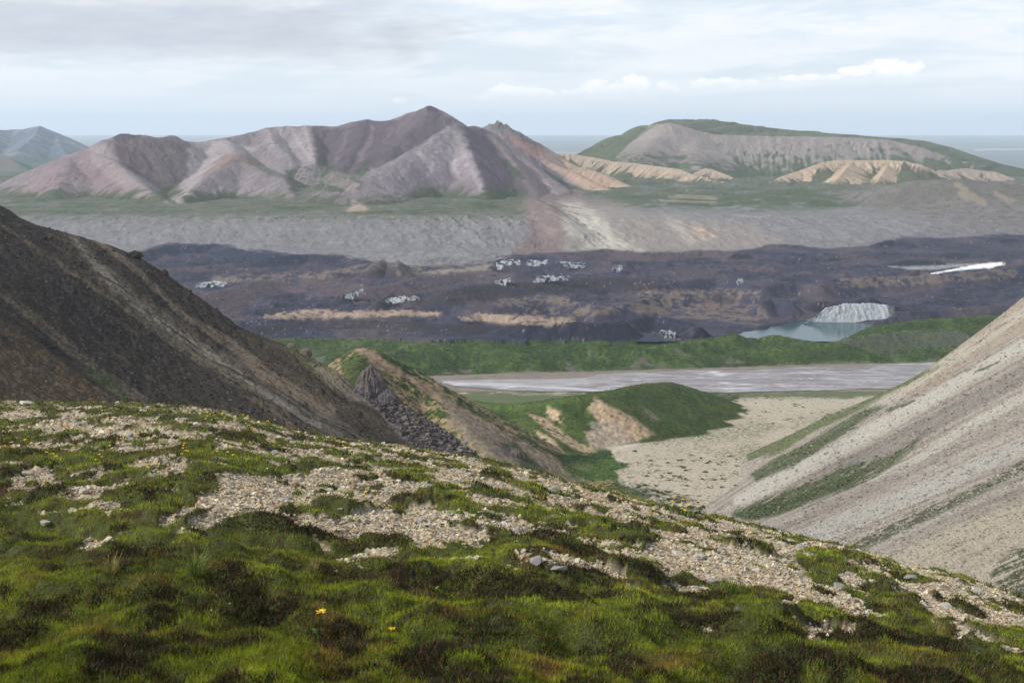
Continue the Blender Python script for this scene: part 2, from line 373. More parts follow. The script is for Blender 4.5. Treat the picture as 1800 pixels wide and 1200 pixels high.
# lake basin
LAKE = [(1170, 618), (1195, 606), (1230, 597), (1290, 590), (1325, 582), (1362, 573), (1405, 563), (1500, 567), (1572, 571), (1562, 578),
        (1500, 590), (1470, 600), (1460, 640), (1180, 650)]
pxl, pyl = proj(Xe, Ye, -430.0 + 0 * Xe)
lk = inpoly(pxl + 22 * fbm(Xe / 60, Ye / 60, 4, 51), pyl + 2 * fbm(Xe / 30, Ye / 30, 3, 52), LAKE, 4.0) * (Ye > 2475)
z = z * (1 - lk * (hm2 < z + .5)) + (-438.0) * lk * (hm2 < z + .5)
z = z + (mor < .5) * (1 - lk) * (Ye < 2800) * (Ye > 2440) * np.maximum(0, -428.5 - z)
PX, PY = proj(Xe, Ye, z)
wx, wy = PX + 9 * fbm(Xe / 60, Ye / 60, 4, 61), PY + 3.0 * fbm(Xe / 45, Ye / 45, 4, 62)
nA = fbm(Xe / 200, Ye / 200, 4, 63); nB = fbm(Xe / 45, Ye / 45, 4, 64); nC = fbm(Xe / 14, Ye / 12, 3, 65); nD = fbm(Xe / 90, Ye / 40, 5, 66)
P_ = Paint(len(Xe), (0.165, 0.163, 0.175))
# lateral wall greys
P_.on(sst(nA + nD, -.1, .6), (0.20, 0.196, 0.205), .7); P_.on(sst(nB, .15, .5), (0.13, 0.125, 0.135), .5)
gy_ = rdg((Xe + .35 * Ye) / 60, Ye / 900, 3, 67)
P_.on(sst(gy_, .55, .9) * wallm, (0.10, 0.10, 0.12), .35 )
# green bench and lowlands
gb = sst(Ye + 150 * nD + 110 * nB + 60 * nC, 4540, 4680) * (1 - sst(PX, 960, 1100) * (1 - sst(Ye, 4900, 5100)))
gb = gb * sst(nB + .6 * nC + .8 * nA, -1.1, .1); P_.on(gb, (0.044, 0.066, 0.030), .85); P_.on(gb * sst(nB + nD, -.1, .35), (0.11, 0.105, 0.07), .7); P_.on(gb * sst(nA - nB, .2, .5), DKGREEN, .7)
P_.on(sst(Ye + 70 * nD + 90 * nB, 4380, 4600) * (1 - gb) * (PX < 950), (0.10, 0.115, 0.065), .45)
fsw = fbm((Xe + .3 * Ye) / 26, (Ye) / 240, 4, 68)
P_.on(inpoly(wx, wy, [(1000, 350), (1060, 352), (1140, 376), (1330, 396), (1400, 440), (1000, 448), (985, 420)], 16), (0.235, 0.205, 0.185), .75)
P_.on(inpoly(wx, wy, [(925, 315), (1010, 315), (1045, 362), (1005, 385), (1000, 410), (985, 452), (890, 455), (930, 410), (925, 370)], 9), (0.145, 0.108, 0.108), .9)
P_.on(inpoly(wx, wy, [(925, 345), (985, 350), (990, 400), (955, 440), (940, 400)], 9) * sst(fsw, .0, .3), (0.21, 0.165, 0.145), .7)
P_.on(inpoly(wx, wy, [(985, 356), (1020, 352), (1070, 388), (1095, 420), (1130, 440), (1030, 444), (1010, 420), (990, 392)], 12) * sst(fsw + .4 * nC, -.6, .25), (0.43, 0.405, 0.36), .85)
P_.on(inpoly(wx, wy, [(1165, 380), (1195, 386), (1255, 420), (1215, 428), (1180, 405)], 9) * sst(fsw, -.5, .3), (0.37, 0.335, 0.29), .7)
P_.on(inpoly(wx, wy, [(1212, 398), (1240, 402), (1255, 420), (1225, 416)], 5) * sst(fsw, -.3, .3), (0.50, 0.31, 0.19), .7)
P_.on(inpoly(wx, wy, [(1440, 345), (1560, 318), (1700, 312), (1830, 325), (1830, 400), (1700, 392), (1560, 372)], 12), (0.15, 0.125, 0.13), .75)
P_.on(inpoly(wx, wy, [(1440, 345), (1560, 318), (1700, 312), (1830, 325), (1830, 400), (1700, 392), (1560, 372)], 12) * sst(nB + nC, .05, .4), GREEN, .6)
for s_ in ([(1685, 325), (1700, 338), (1712, 348), (1730, 358)], [(1750, 340), (1762, 348), (1780, 354)], [(1690, 340), (1700, 350)]):
    P_.on(stroke(wx, wy, s_, 7), (0.29, 0.235, 0.17), .5)
P_.on(inpoly(wx, wy, [(1060, 340), (1480, 330), (1480, 372), (1300, 372), (1120, 365)], 12) * sst(nB + nA + nD, -.7, .3), (0.055, 0.080, 0.036), .8)
for s_ in ([(1175, 346), (1260, 350)], [(1160, 353), (1258, 356)], [(1190, 343), (1250, 346)], [(1290, 378), (1330, 381), (1352, 379)]):
    P_.on(stroke(PX, PY + 2 * nC, s_, 2.0), (0.33, 0.27, 0.20), .45)
P_.on(inpoly(wx, wy, [(608, 372), (632, 352), (640, 362), (650, 370)], 3), (0.36, 0.27, 0.22), .8)
P_.on(inpoly(wx, wy, [(1640, 400), (1830, 385), (1830, 412), (1500, 448), (1380, 445), (1560, 420)], 8), (0.12, 0.11, 0.12), .5)
# glacier debris; cloud shadow and blue haze painted into its dark base tones
GTOP = [(-300, 470), (230, 448), (300, 430), (380, 428), (440, 440), (520, 444), (600, 448), (660, 460), (720, 468), (850, 462), (900, 448),
        (1060, 438), (1130, 441), (1290, 441), (1370, 428), (1460, 438), (1560, 422), (1700, 416), (2300, 400), (2300, 900), (-300, 900)]
gmask = inpoly(wx, PY + 2 * nB + 7 * fbm(Xe / 260, Ye / 400, 4, 69), GTOP, 2.0) * (Ye > 2440) * (Ye < 4600)
P_.on(gmask, (0.038, 0.040, 0.070))
P_.on(gmask * sst(nA, -.1, .35), (0.078, 0.062, 0.076), .8); P_.on(gmask * sst(nD - nA, .1, .6), (0.022, 0.026, 0.046), .85)
P_.on(gmask * sst(nC + nB, .15, .6), (0.085, 0.07, 0.074), .4); P_.on(gmask * sst(rdg(Xe / 110, Ye / 70, 4, 2) * -1, -.1, .3), (0.014, 0.017, 0.036), .8)
for ids, c_, k_ in (((0, 1, 25), (0.020, 0.025, 0.048), .85), ((3, 4, 24), (0.088, 0.068, 0.080), .75), ((5, 11), (0.034, 0.030, 0.036), .7), ((12, 13, 14, 19), (0.018, 0.020, 0.038), .85), ((2, 6, 7, 22), (0.045, 0.036, 0.038), .6)):  # per-mound colour: cloud shade painted as dark blue, brown is debris
    on_ = sst(hg - zb, .8, 4) * np.isin(ig, ids); P_.on(gmask * on_ * sst(nB + nC, -.9, 0), c_, min(1, k_ * 1.15))
for pts, w in (([(380, 490), (470, 486), (560, 484), (600, 478), (690, 462), (740, 472)], 7), ([(700, 478), (780, 474), (880, 468)], 8),
               ([(1150, 540), (1250, 545), (1330, 555)], 18), ([(1130, 520), (1210, 517), (1290, 515), (1330, 520)], 10), ([(880, 532), (960, 527), (1020, 531)], 9),
               ([(930, 553), (1080, 543), (1160, 540)], 10), ([(1480, 497), (1620, 492), (1780, 480)], 9)):
    P_.on(gmask * stroke(wx, wy, pts, w * 1.3) * sst(nC + nB, -.35, .3), (0.17, 0.135, 0.115), .8)
for pts, w in (([(462, 559), (515, 554), (560, 551), (610, 553), (700, 551), (770, 551)], [2, 7, 8, 6, 5, 4]), ([(812, 562), (850, 557), (890, 561), (960, 565), (1010, 562)], [2, 9, 9, 7, 3])):
    P_.on(gmask * stroke(PX + 14 * nC, PY + 4 * nC + 3 * nB, pts, np.array(w) * 1.3) * sst(nC + nD, -.7, -.1), (0.34, 0.26, 0.20), .92)
P_.on(gmask * inpoly(wx, wy, [(740, 478), (860, 466), (850, 474), (760, 482)], 3), (0.28, 0.25, 0.22), .7)
for c_, r_ in (((1598, 464), 34), ((1635, 463), 30), ((1680, 450), 30), ((1775, 424), 22), ((1565, 429), 20), ((1300, 452), 26), ((1465, 457), 16)):
    P_.on(gmask * inpoly(wx, PY + nB, [(c_[0] - r_, c_[1] + 2), (c_[0] - r_ * .5, c_[1] - r_ * .2), (c_[0] + r_ * .5, c_[1] - r_ * .2), (c_[0] + r_, c_[1] + 2), (c_[0], c_[1] + r_ * .2)], 2), (0.018, 0.022, 0.034), .95)
sp_ = rdg(Xe / 9, Ye / 9, 2, 71) * .5 + gn(Xe / 31, Ye / 31, 72)
P_.on(gmask * sst(gn(Xe / 5.1, Ye / 7.3, 73) + .35 * gn(Xe / 60, Ye / 60, 74), .72, .88), (0.30, 0.27, 0.25), .7)
P_.on((1 - gmask) * wallm * sst(gn(Xe / 6.1, Ye / 9.3, 75) + .3 * gn(Xe / 80, Ye / 80, 74), .62, .8), (0.42, 0.36, 0.33), .6)
P_.on(stroke(PX, PY + .6 * nC, [(1636, 481), (1680, 474), (1705, 470), (1740, 466), (1765, 463)], [1.2, 2.5, 4.5, 6, 2.5]) * (Ye > 3000), (0.8, 0.8, 0.8), 1)  # glare off a small pond, painted as a white strip
P_.on(stroke(PX, PY + .6 * nC, [(1560, 468), (1600, 471), (1650, 470), (1720, 463)], [1, 4, 5, 1]) * (Ye > 3000), (0.30, 0.32, 0.34), .7)
# moraine: alder scrub and eroded faces
shr = sst(rdg(Xe / 15, Ye / 13, 3, 81), .1, .75)
P_.on(mor, (0.032, 0.056, 0.018)); P_.on(mor * shr * sst(nB + .6 * nA, -.3, .3), (0.075, 0.118, 0.030), .9)
P_.on(mor * sst(nC, .2, .6), (0.016, 0.034, 0.012), .8)
ero = (sst(nB + .5 * nC, .22, .36) * sst(1 - (z + 451) / 13, .2, .6) + sst(nA + .7 * nB, .42, .7) * .8) * mor
P_.on(ero, (0.115, 0.098, 0.10), .8)
P_.on(mor * (im == 5) * (dm < 60), (0.10, 0.10, 0.085), .55); P_.on(mor * (im == 0) * sst(nD, -.1, .4), (0.10, 0.12, 0.06), .6)
P_.on(inpoly(wx, wy, [(680, 625), (700, 619), (720, 618), (715, 627)], 2), (0.03, 0.03, 0.03), .8)
# river flat
flat = sst(flat, .55, .9); P_.on(flat, (0.20, 0.17, 0.145)); P_.on(flat * sst(nD + nB, 0, .5), (0.145, 0.13, 0.105), .6)
P_.on(flat * inpoly(wx, wy, [(1430, 640), (1500, 632), (1720, 626), (1720, 640), (1560, 640)], 3), GREEN2, .85)
P_.on(flat * sst(-PY + 3 * nB, -700, -690 + 4) * sst(PY, 686, 690), GREEN, .8)
vf = (gmask < .5) & (mor < .5)
mg_ = ground_mat('debris', 22.0, .34, .9, 6.0); mw_ = ground_mat('valley_ground', 30.0, .26, .7, 5.0); mm_ = ground_mat('scrub', 9.0, .55, .8, 2.0, fine=3)
ZE = z.copy(); MORM = mor * (flat < .4); Ve = np.stack([Xe, Ye, z], 1); ff = grid_faces(nre, 1500)
c4 = ff[:, 0]; g_f = gmask[c4] >= .5; m_f = (mor[c4] >= .5) & ~(flat[c4] > .5); g_f &= ~m_f
for nm, mk, mt in (('glacier', g_f, mg_), ('moraine_hills', m_f, mm_), ('valley_floor', ~g_f & ~m_f, mw_)):
    V2, f2, c2_ = compact(Ve, ff[mk], P_.c); mesh_obj(nm, V2, f2, mt, c2_, kind='structure')
# river: braided silty channels on the flat
Xr, Yr = fan(-0.14, 0.45, 1300, np.linspace(2060, 2480, 400)); nrr = 400
PXr, PYr = proj(Xr, Yr, -450.0 + 0 * Xr)
wyr = PYr + 1.5 * fbm(Xr / 120, Yr / 50, 3, 91)
RIV = [(770, 668), (830, 668), (1020, 664), (1060, 657), (1200, 652), (1330, 650), (1480, 642), (1680, 636), (1700, 690), (1540, 683), (1300, 690), (1080, 690), (900, 686), (800, 680)]
rm = inpoly(PXr + 10 * fbm(Xr / 60, Yr / 30, 3, 92), wyr, RIV, 2.0)
br = fbm(Xr / 150 + .5 * fbm(Xr / 300, Yr / 90, 2, 93), (Yr + .10 * Xr) / 11, 4, 94, .6)
br2 = rdg(Xr / 190, (Yr - .05 * Xr + 14 * fbm(Xr / 160, Yr / 200, 3, 97)) / 26, 2, 95)
RP = Paint(len(Xr), (0.15, 0.132, 0.135)); RP.on(sst(br, -.15, .3), (0.225, 0.205, 0.215), .8)
thin = np.maximum(sst(rdg(Xr / 120 + .4 * br, (Yr - .07 * Xr + 10 * fbm(Xr / 110, Yr / 90, 3, 197)) / 15, 2, 195), .74, .90), .9 * sst(rdg(Xr / 90 - .3 * br, (Yr + .05 * Xr + 7 * fbm(Xr / 70, Yr / 60, 3, 198)) / 9, 2, 199), .80, .92))
wet = np.maximum(thin * sst(fbm(Xr / 160, Yr / 45, 3, 96), -.45, .05), np.maximum(sst(br2, .74, .92), sst(br, .32, .5) * .7) * sst(fbm(Xr / 200, Yr / 60, 2, 96), -.4, .2))
RP.on(wet, (0.52, 0.52, 0.55), .9)
RP.on(stroke(PXr, wyr, [(780, 672), (850, 676), (900, 678), (980, 681), (1060, 688)], 2.5), (0.48, 0.48, 0.50), .7)
RP.on(inpoly(PXr, wyr, [(790, 670), (1000, 666), (1080, 668), (1000, 682), (880, 680)], 6) * sst(br, -.5, .1), (0.40, 0.39, 0.41), .6)
Vr = np.stack([Xr, Yr, -449.6 + 0 * Xr], 1)
fr = grid_faces(nrr, 1300); fr = fr[(rm[fr].min(1) > .5)]
V2, f2, c2_ = compact(Vr, fr, RP.c)
mr = ground_mat('river_water', 40.0, .14, .1, .2, rough=.42, fine=8, stretch=(.25, 1, 1), spec=.4)
mesh_obj('river', V2, f2, mr, c2_, kind='structure')
# lake
ml = bpy.data.materials.new('lake_water'); ml.use_nodes = True; t = NT(ml.node_tree)
co = t.new('ShaderNodeTexCoord').outputs['Object']
b = t.new('ShaderNodeBump'); t.put(b, 'Strength', 0.05); t.put(b, 'Distance', 0.5); t.put(b, 'Height', t.noise(co, .25, 3, .5))
p = t.new('ShaderNodeBsdfPrincipled'); t.put(p, 'Base Color', (0.016, 0.060, 0.070, 1)); t.put(p, 'Roughness', .14); t.put(p, 'IOR', 1.33); t.put(p, 'Specular IOR Level', .26)
t.put(p, 'Normal', b.outputs[0]); t.l.new(p.outputs[0], t.new('ShaderNodeOutputMaterial').inputs[0])
lx, ly = fan(0.10, 0.36, 60, np.linspace(2492, 2830, 40))
mesh_obj('lake', np.stack([lx, ly, -430 + 0 * lx], 1), grid_faces(40, 60), ml, kind='structure')

# ------------------------------------------------------------------ bare ice faces on the glacier
PYg = PY.reshape(nre, 1500); Yg1 = Ye.reshape(nre, 1500)[:, 0]
def ehit(px, py):
    a = (px - 900) / F / (cp + (600 - py) / F * sp); j = int(np.clip(round((a + .56) / 1.16 * 1499), 0, 1499))
    c = np.where((PYg[:, j] <= py) & (Yg1 > 2440))[0]; return float(Yg1[c[0]]) if len(c) else 4000.0
mi_ = ground_mat('ice', 9.0, .16, .4, 1.0, rough=.6, fine=3, spec=.3)
def ice_face(bot, top, label, seed, dark=.45, nu=90, nv=26, Y0=None, slant=.6):
    bot, top = np.array(bot, float), np.array(top, float); u = np.linspace(0, 1, nu)
    def samp(P): d = np.r_[0, np.cumsum(np.hypot(*np.diff(P, axis=0).T))]; return np.stack([np.interp(u * d[-1], d, P[:, k]) for k in (0, 1)], 1)
    B, T_ = samp(bot), samp(top)
    if nu < 150: T_ = B + (T_ - B) * .55; dark += .12
    rs = np.random.default_rng(seed)
    Y0 = Y0 or min(ehit(*q) for q in bot) - 5
    m_ = 1 / F * Y0; T_[:, 1] += 3.2 * fbm(u * 11, u * 0 + seed, 4, seed, .6); B[:, 1] += 1.5 * fbm(u * 9, u * 0 + seed, 3, seed + 9); T_[:, 1] = np.minimum(T_[:, 1], B[:, 1] - .4)
    rows = []
    for k in range(nv):
        v_ = k / (nv - 1); q = B + (T_ - B) * v_; hh = (B[:, 1] - T_[:, 1]) * m_
        dep = Y0 + hh * .55 * v_ - 1.7 * m_ * fbm(u * len(bot) * 5 + v_ * 3.0, v_ * 2.4 + u * 0, 5, seed + 3, .6) * min(1, v_ * 4)
        rows.append(np.stack([wp(q[i, 0], q[i, 1], dep[i]) for i in range(nu)]))
    rows[0][:, 2] -= 4
    bk = rows[-1].copy(); bk[:, 1] += 6; bk2 = bk.copy(); bk2[:, 1] += 10; bk2[:, 2] = rows[0][:, 2] - 2; rows += [bk, bk2]
    V = np.stack(rows).reshape(-1, 3); uu = np.tile(u, nv + 2) * len(bot) * 6; vv = np.repeat(np.linspace(0, 1, nv + 2), nu)
    c = Paint(len(V), (0.44, 0.48, 0.52) if nu < 150 else (0.37, 0.40, 0.43)); s_ = .65 * fbm(uu * (1.6 if nu > 150 else .8) + vv * slant * 4, vv * 4, 5, seed + 5, .7) + .7 * fbm(uu * .5 + vv, vv * 1.8, 4, seed + 8)
    c.on(sst(s_, .30 - dark, .50 - dark * .5), (0.15, 0.16, 0.20), .35 if nu > 150 else .5); c.on(sst(fbm(uu * .45, vv * 2.5, 4, seed + 6), .12 - dark * .3, .35), (0.035, 0.035, 0.045), min(.7, .15 + dark * .7)); c.on(sst(np.minimum(uu / uu.max(), 1 - uu / uu.max()) + .06 * s_, .10, .02), (0.04, 0.038, 0.045), .9)
    gf = grid_faces(nv + 2, nu)
    if nu < 150:
        hole = fbm(uu * .26 + vv * .8, vv * 2.0, 4, seed + 12, .6) + 1.2 * np.maximum(0, .12 - np.minimum(uu / uu.max(), 1 - uu / uu.max())) * 8; gf = gf[(hole[gf].max(1) < .10 + .15 * (1 - dark))]
        V, gf, c.c = compact(V, gf, c.c)
    else: gf = gf
    o = mesh_obj('ice_cliff', V, gf, mi_, c.c); tag(o, label, 'ice cliff'); return o
ice_face([(1412, 562), (1450, 565), (1500, 568), (1545, 571), (1574, 567)], [(1436, 556), (1452, 542), (1482, 535), (1530, 533), (1572, 538)], 'large grooved white ice cliff rising straight out of the teal lake', 1, .12, 200, 40, Y0=2742)
ice_face([(868, 474), (880, 472), (886, 465), (920, 463)], [(862, 457), (882, 452), (905, 449), (921, 455)], 'brightest white ice cliff on the far side of the glacier, left of two', 2, .18)
ice_face([(921, 463), (945, 468), (967, 462)], [(921, 452), (940, 450), (968, 453)], 'streaked white ice cliff joined to the right of the brightest one', 3, .35)
ice_face([(980, 463), (1010, 470), (1034, 469)], [(976, 456), (1005, 454), (1032, 461)], 'speckled white ice face right of the pair of bright cliffs', 4, .45)
ice_face([(1073, 472), (1086, 478), (1096, 470)], [(1076, 461), (1086, 458), (1093, 462)], 'small dark blue ice face standing alone right of the speckled face', 5, .6, 50)
ice_face([(868, 496), (884, 502), (900, 492)], [(866, 492), (880, 486), (900, 484)], 'low white ice tongue below the brightest ice cliff', 6, .25, 50)
ice_face([(930, 495), (955, 494), (985, 490), (1012, 491)], [(938, 485), (955, 477), (985, 477), (1008, 487)], 'dark streaked ice face right of the low white tongue', 7, .55)
ice_face([(602, 521), (620, 523), (642, 508)], [(606, 516), (625, 507), (643, 502)], 'narrow slanting ice face on a brown mound left of the middle', 8, .4, 60)
ice_face([(672, 526), (690, 532), (715, 526), (745, 523)], [(676, 520), (700, 515), (722, 518), (745, 520)], 'white ice ledge under a brown mound near the middle of the glacier', 9, .22, 70)
ice_face([(335, 503), (355, 505), (385, 502), (408, 500)], [(338, 496), (358, 490), (378, 486), (405, 493)], 'pale broken ice face beside the foot of the dark left slope', 10, .4, 70)
ice_face([(1155, 583), (1172, 594), (1190, 590)], [(1160, 578), (1178, 571), (1192, 580)], 'small dirty ice face at the left end of the lake below a black mound', 11, .55, 60)
ice_face([(1292, 497), (1300, 499), (1308, 494)], [(1293, 488), (1300, 484), (1306, 489)], 'tiny white and black ice spire behind the pale hummocks', 12, .4, 30)
# ================================================================== mountains beyond the glacier
def Rg(pts, m=.66, mb=.66, hol=None, fl=0, wl=80): return (pts, m, mb, hol, fl, wl)
main = [
 # skyline of the left part and its spurs
 Rg([(-200, 440, 5600), (-60, 385, 5700), (0, 351, 5800), (40, 321, 5900), (100, 284, 5950), (150, 262, 6000), (190, 244, 6050), (215, 236, 6080), (245, 238, 6100), (275, 242, 6150), (300, 239, 6250), (318, 246, 6350), (335, 251, 6420)], .62, .7, fl=9, wl=95),
 Rg([(335, 251, 6420), (350, 251, 6450), (372, 246, 6500), (395, 244, 6520), (430, 236, 6600), (470, 226, 6680), (500, 222, 6720), (545, 222, 6700), (590, 223, 6680)], .58, .7, fl=8, wl=90),
 Rg([(590, 223, 6680), (620, 215, 6640), (645, 211, 6600), (668, 213, 6560), (692, 210, 6500), (720, 199, 6420), (745, 191, 6340), (755, 189, 6310)], .62, .7, fl=9, wl=80),
 Rg([(755, 189, 6310), (766, 192, 6270), (780, 201, 6230), (797, 216, 6180), (815, 224, 6220), (834, 221, 6300), (850, 228, 6320)], .66, .7, fl=6, wl=70),
 # left mountain: outer spurs and pale scree spur bounding the gully
 Rg([(125, 272, 5980), (120, 300, 5700), (100, 335, 5450), (95, 362, 5250)], .46, .46, fl=10, wl=110),
 Rg([(150, 262, 6000), (200, 283, 5800), (235, 312, 5560), (268, 340, 5330), (300, 362, 5120)], .60, .60, fl=4, wl=60),
 # rounded brown spur right of the gully
 Rg([(395, 244, 6520), (408, 262, 6200), (416, 275, 5950), (400, 286, 5760), (372, 305, 5600), (345, 328, 5430), (318, 357, 5180)], .55, .60, fl=5, wl=60),
 Rg([(416, 275, 5950), (445, 288, 5800), (480, 302, 5650), (508, 325, 5450), (515, 345, 5300)], .50, .55, fl=8, wl=60),
 Rg([(470, 226, 6680), (480, 250, 6400), (505, 275, 6150)], .55, .55, fl=5, wl=50),
 Rg([(540, 222, 6700), (548, 250, 6400), (553, 285, 6080)], .60, .60, fl=5, wl=50),
 Rg([(645, 211, 6600), (640, 240, 6350), (620, 272, 6100), (600, 300, 5880)], .60, .60, fl=7, wl=60),
 # low green knoll in the bowl
 Rg([(560, 325, 5500), (590, 318, 5420), (612, 317, 5380), (628, 322, 5340)], .35, .35, None, fl=5, wl=40),
 # pyramid: left arete, right arete
 Rg([(797, 216, 6180), (788, 226, 6100), (765, 242, 5960), (730, 262, 5800), (690, 284, 5640), (655, 304, 5480), (632, 318, 5370)], .62, .74, fl=2.5, wl=60),
 Rg([(797, 216, 6180), (812, 240, 6020), (828, 268, 5840), (842, 300, 5640), (852, 330, 5440), (856, 345, 5330)], .62, .66, fl=3, wl=60),
 Rg([(755, 189, 6310), (745, 205, 6220), (715, 232, 6080), (690, 255, 5960)], .66, .66, fl=5, wl=50),
 # right shoulder running down to the rocky nose
 Rg([(850, 228, 6320), (868, 250, 6200), (893, 277, 6020), (915, 305, 5820), (935, 335, 5560), (940, 352, 5300)], .60, .66, fl=6, wl=60),
 Rg([(850, 228, 6320), (885, 248, 6300), (920, 278, 6180), (952, 305, 6020), (985, 330, 5800), (1015, 355, 5500)], .60, .66, fl=8, wl=60),
 Rg([(985, 330, 5800), (1000, 345, 5560), (1012, 362, 5250), (1020, 380, 4950)], .60, .60, fl=12, wl=50),
 # castle crags and the red-tan ridge falling to the right
 Rg([(850, 224, 6700), (866, 218, 6700), (880, 219, 6720), (900, 228, 6740), (912, 236, 6750), (935, 248, 6760), (962, 264, 6780), (985, 280, 6700), (1010, 292, 6600), (1060, 305, 6500), (1100, 325, 6350), (1140, 342, 6150)], .62, .7, fl=12, wl=60),
 Rg([(935, 250, 6740), (960, 285, 6450), (1000, 300, 6300), (1050, 325, 6050), (1090, 345, 5850)], .55, .6, fl=9, wl=50),
]
Xm, Ym = fan(-0.50, 0.17, 1180, stations((4700, 5600, 150), (5600, 6900, 250), (6900, 7700, 50))); ncm = 1180; nrm = len(Xm) // ncm
h, T, D, I = ridges(Xm, Ym, main, 11.0, 100, False, 32.0)
bs = zbase(Ym) - 26 + 0 * Xm
h = h + 5 * fbm(Xm / 110, Ym / 110, 5, 111) + 2.6 * (rdg(Xm / 38, Ym / 38, 4, 112) - .4)
zz = smax(h, bs, 22.0)
# craggy tops
cr = np.exp(-((Xm - wp(878, 218, 6720)[0]) / 52) ** 2 - ((Ym - 6720) / 45) ** 2)
zz = zz + cr * (44 * np.maximum(0, rdg(Xm / 26, Ym / 90, 3, 113) - .35))
for (qx, qy, qY) in ((755, 189, 6310), (310, 241, 6250), (225, 236, 6085)):
    q = wp(qx, qy, qY); cr2 = np.exp(-((Xm - q[0]) / 26) ** 2 - ((Ym - q[1]) / 40) ** 2); zz = zz + cr2 * 6 * (rdg(Xm / 14, Ym / 30, 3, 114))
PX, PY = proj(Xm, Ym, zz)
nA = fbm(Xm / 240, Ym / 240, 4, 121); nB = fbm(Xm / 60, Ym / 60, 4, 122); nC = fbm(Xm / 22, Ym / 22, 3, 123)
fs = fbm(T / 34 + 9 * I, D / 420, 4, 124); fs2 = fbm(T / 12 + 5 * I, D / 260, 3, 125)       # down-slope streaks
wx, wy = PX + 7 * nB, PY + 4 * nB + 2 * nC
M_ = Paint(len(Xm), (0.235, 0.198, 0.190))
M_.on(sst(fs, .0, .5), (0.33, 0.285, 0.265), .6); M_.on(sst(nA + nB, 0, .6), (0.225, 0.17, 0.165), .6)
def reg(P, c, k=.85, f=5, br=0.0): M_.on(inpoly(wx, wy, P, f) * (1 if not br else sst(fs + nC * .5, -br, br)), c, k)
# left mountain
reg([(-60, 400), (60, 305), (150, 262), (215, 300), (210, 350), (150, 370)], (0.255, 0.18, 0.17), .6, 14)
reg([(188, 232), (240, 232), (250, 246), (205, 252)], (0.09, 0.058, 0.06), .9, 3)
reg([(195, 248), (245, 240), (330, 252), (332, 318), (302, 345), (268, 322), (212, 292)], (0.15, 0.108, 0.10), .85, 5)
reg([(200, 255), (232, 262), (262, 298), (285, 330), (262, 318), (215, 290)], (0.105, 0.066, 0.07), .85, 4)
reg([(240, 262), (255, 270), (275, 305), (262, 300)], (0.06, 0.042, 0.06), .8, 3)
reg([(262, 244), (300, 236), (332, 250), (328, 300), (300, 290)], (0.16, 0.135, 0.11), .7, 5)
reg([(225, 262), (262, 300), (300, 338), (292, 360), (250, 345), (215, 310)], (0.31, 0.245, 0.22), .0, 4)
reg([(150, 262), (182, 252), (222, 300), (262, 332), (288, 356), (262, 368), (215, 330), (165, 290)], (0.34, 0.275, 0.25), .8, 6)
reg([(335, 250), (395, 246), (450, 262), (400, 285), (350, 318), (318, 350), (296, 352), (322, 322)], (0.36, 0.315, 0.29), .85, 4)
reg([(395, 268), (418, 272), (470, 290), (450, 292), (415, 283), (385, 296), (350, 318), (370, 292)], (0.235, 0.16, 0.12), .8, 3)
reg([(455, 228), (545, 222), (560, 290), (510, 300), (470, 262)], (0.30, 0.26, 0.25), .75, 4)
for s_ in ([(490, 224), (500, 255), (512, 290)], [(510, 224), (525, 250), (545, 280)], [(535, 222), (542, 250), (552, 285)], [(470, 230), (478, 255)]):
    M_.on(stroke(wx, wy, s_, 4), (0.42, 0.36, 0.33), .6)
reg([(548, 222), (600, 224), (645, 210), (700, 210), (700, 240), (680, 275), (625, 312), (560, 290), (552, 250)], (0.088, 0.064, 0.074), .9, 5)
for s_ in ([(610, 230), (600, 262), (590, 285)], [(655, 222), (650, 250), (632, 280)], [(690, 225), (675, 250)]):
    M_.on(stroke(wx, wy, s_, 5), (0.20, 0.15, 0.15), .6)
# main peak
reg([(700, 208), (755, 186), (800, 214), (790, 224), (760, 242), (690, 282), (640, 305), (672, 262), (700, 238)], (0.125, 0.096, 0.105), .85, 4)
reg([(758, 192), (782, 214), (760, 240), (700, 268), (735, 225)], (0.10, 0.07, 0.085), .6, 4, .5)
reg([(745, 186), (768, 188), (775, 198), (750, 196)], (0.05, 0.04, 0.045), .8, 2)
reg([(795, 222), (740, 258), (632, 318), (660, 335), (700, 350), (852, 350), (848, 310), (820, 255)], (0.30, 0.255, 0.25), .95, 3)
reg([(712, 285), (800, 300), (845, 320), (850, 348), (720, 346), (690, 320)], (0.19, 0.15, 0.16), .75, 16)
for s_ in ([(790, 232), (795, 270), (805, 310)], [(775, 245), (765, 280), (755, 310)], [(805, 240), (822, 285), (846, 335)], [(745, 262), (720, 290), (700, 312)]):
    M_.on(stroke(wx, wy, s_, 6), (0.40, 0.345, 0.32), .5)
reg([(785, 224), (812, 222), (822, 250), (800, 262)], (0.22, 0.21, 0.17), .6, 4)
reg([(812, 222), (850, 226), (890, 275), (925, 320), (940, 345), (862, 346), (848, 318), (826, 262)], (0.088, 0.064, 0.076), .9, 4)
reg([(850, 228), (900, 262), (960, 310), (1000, 345), (1015, 400), (950, 372), (905, 300)], (0.20, 0.150, 0.145), .8, 5)
for s_ in ([(860, 238), (885, 262), (905, 290)], [(900, 265), (940, 300), (975, 340)]): M_.on(stroke(wx, wy, s_, 6), (0.30, 0.245, 0.22), .7)
M_.on(stroke(wx, wy, [(888, 283), (902, 300), (918, 312)], [5, 9, 5]), (0.05, 0.075, 0.03), .8)
M_.on(inpoly(wx, wy, [(975, 345), (1010, 332), (1035, 350), (1030, 385), (1000, 372)], 5), (0.12, 0.075, 0.085), .6)
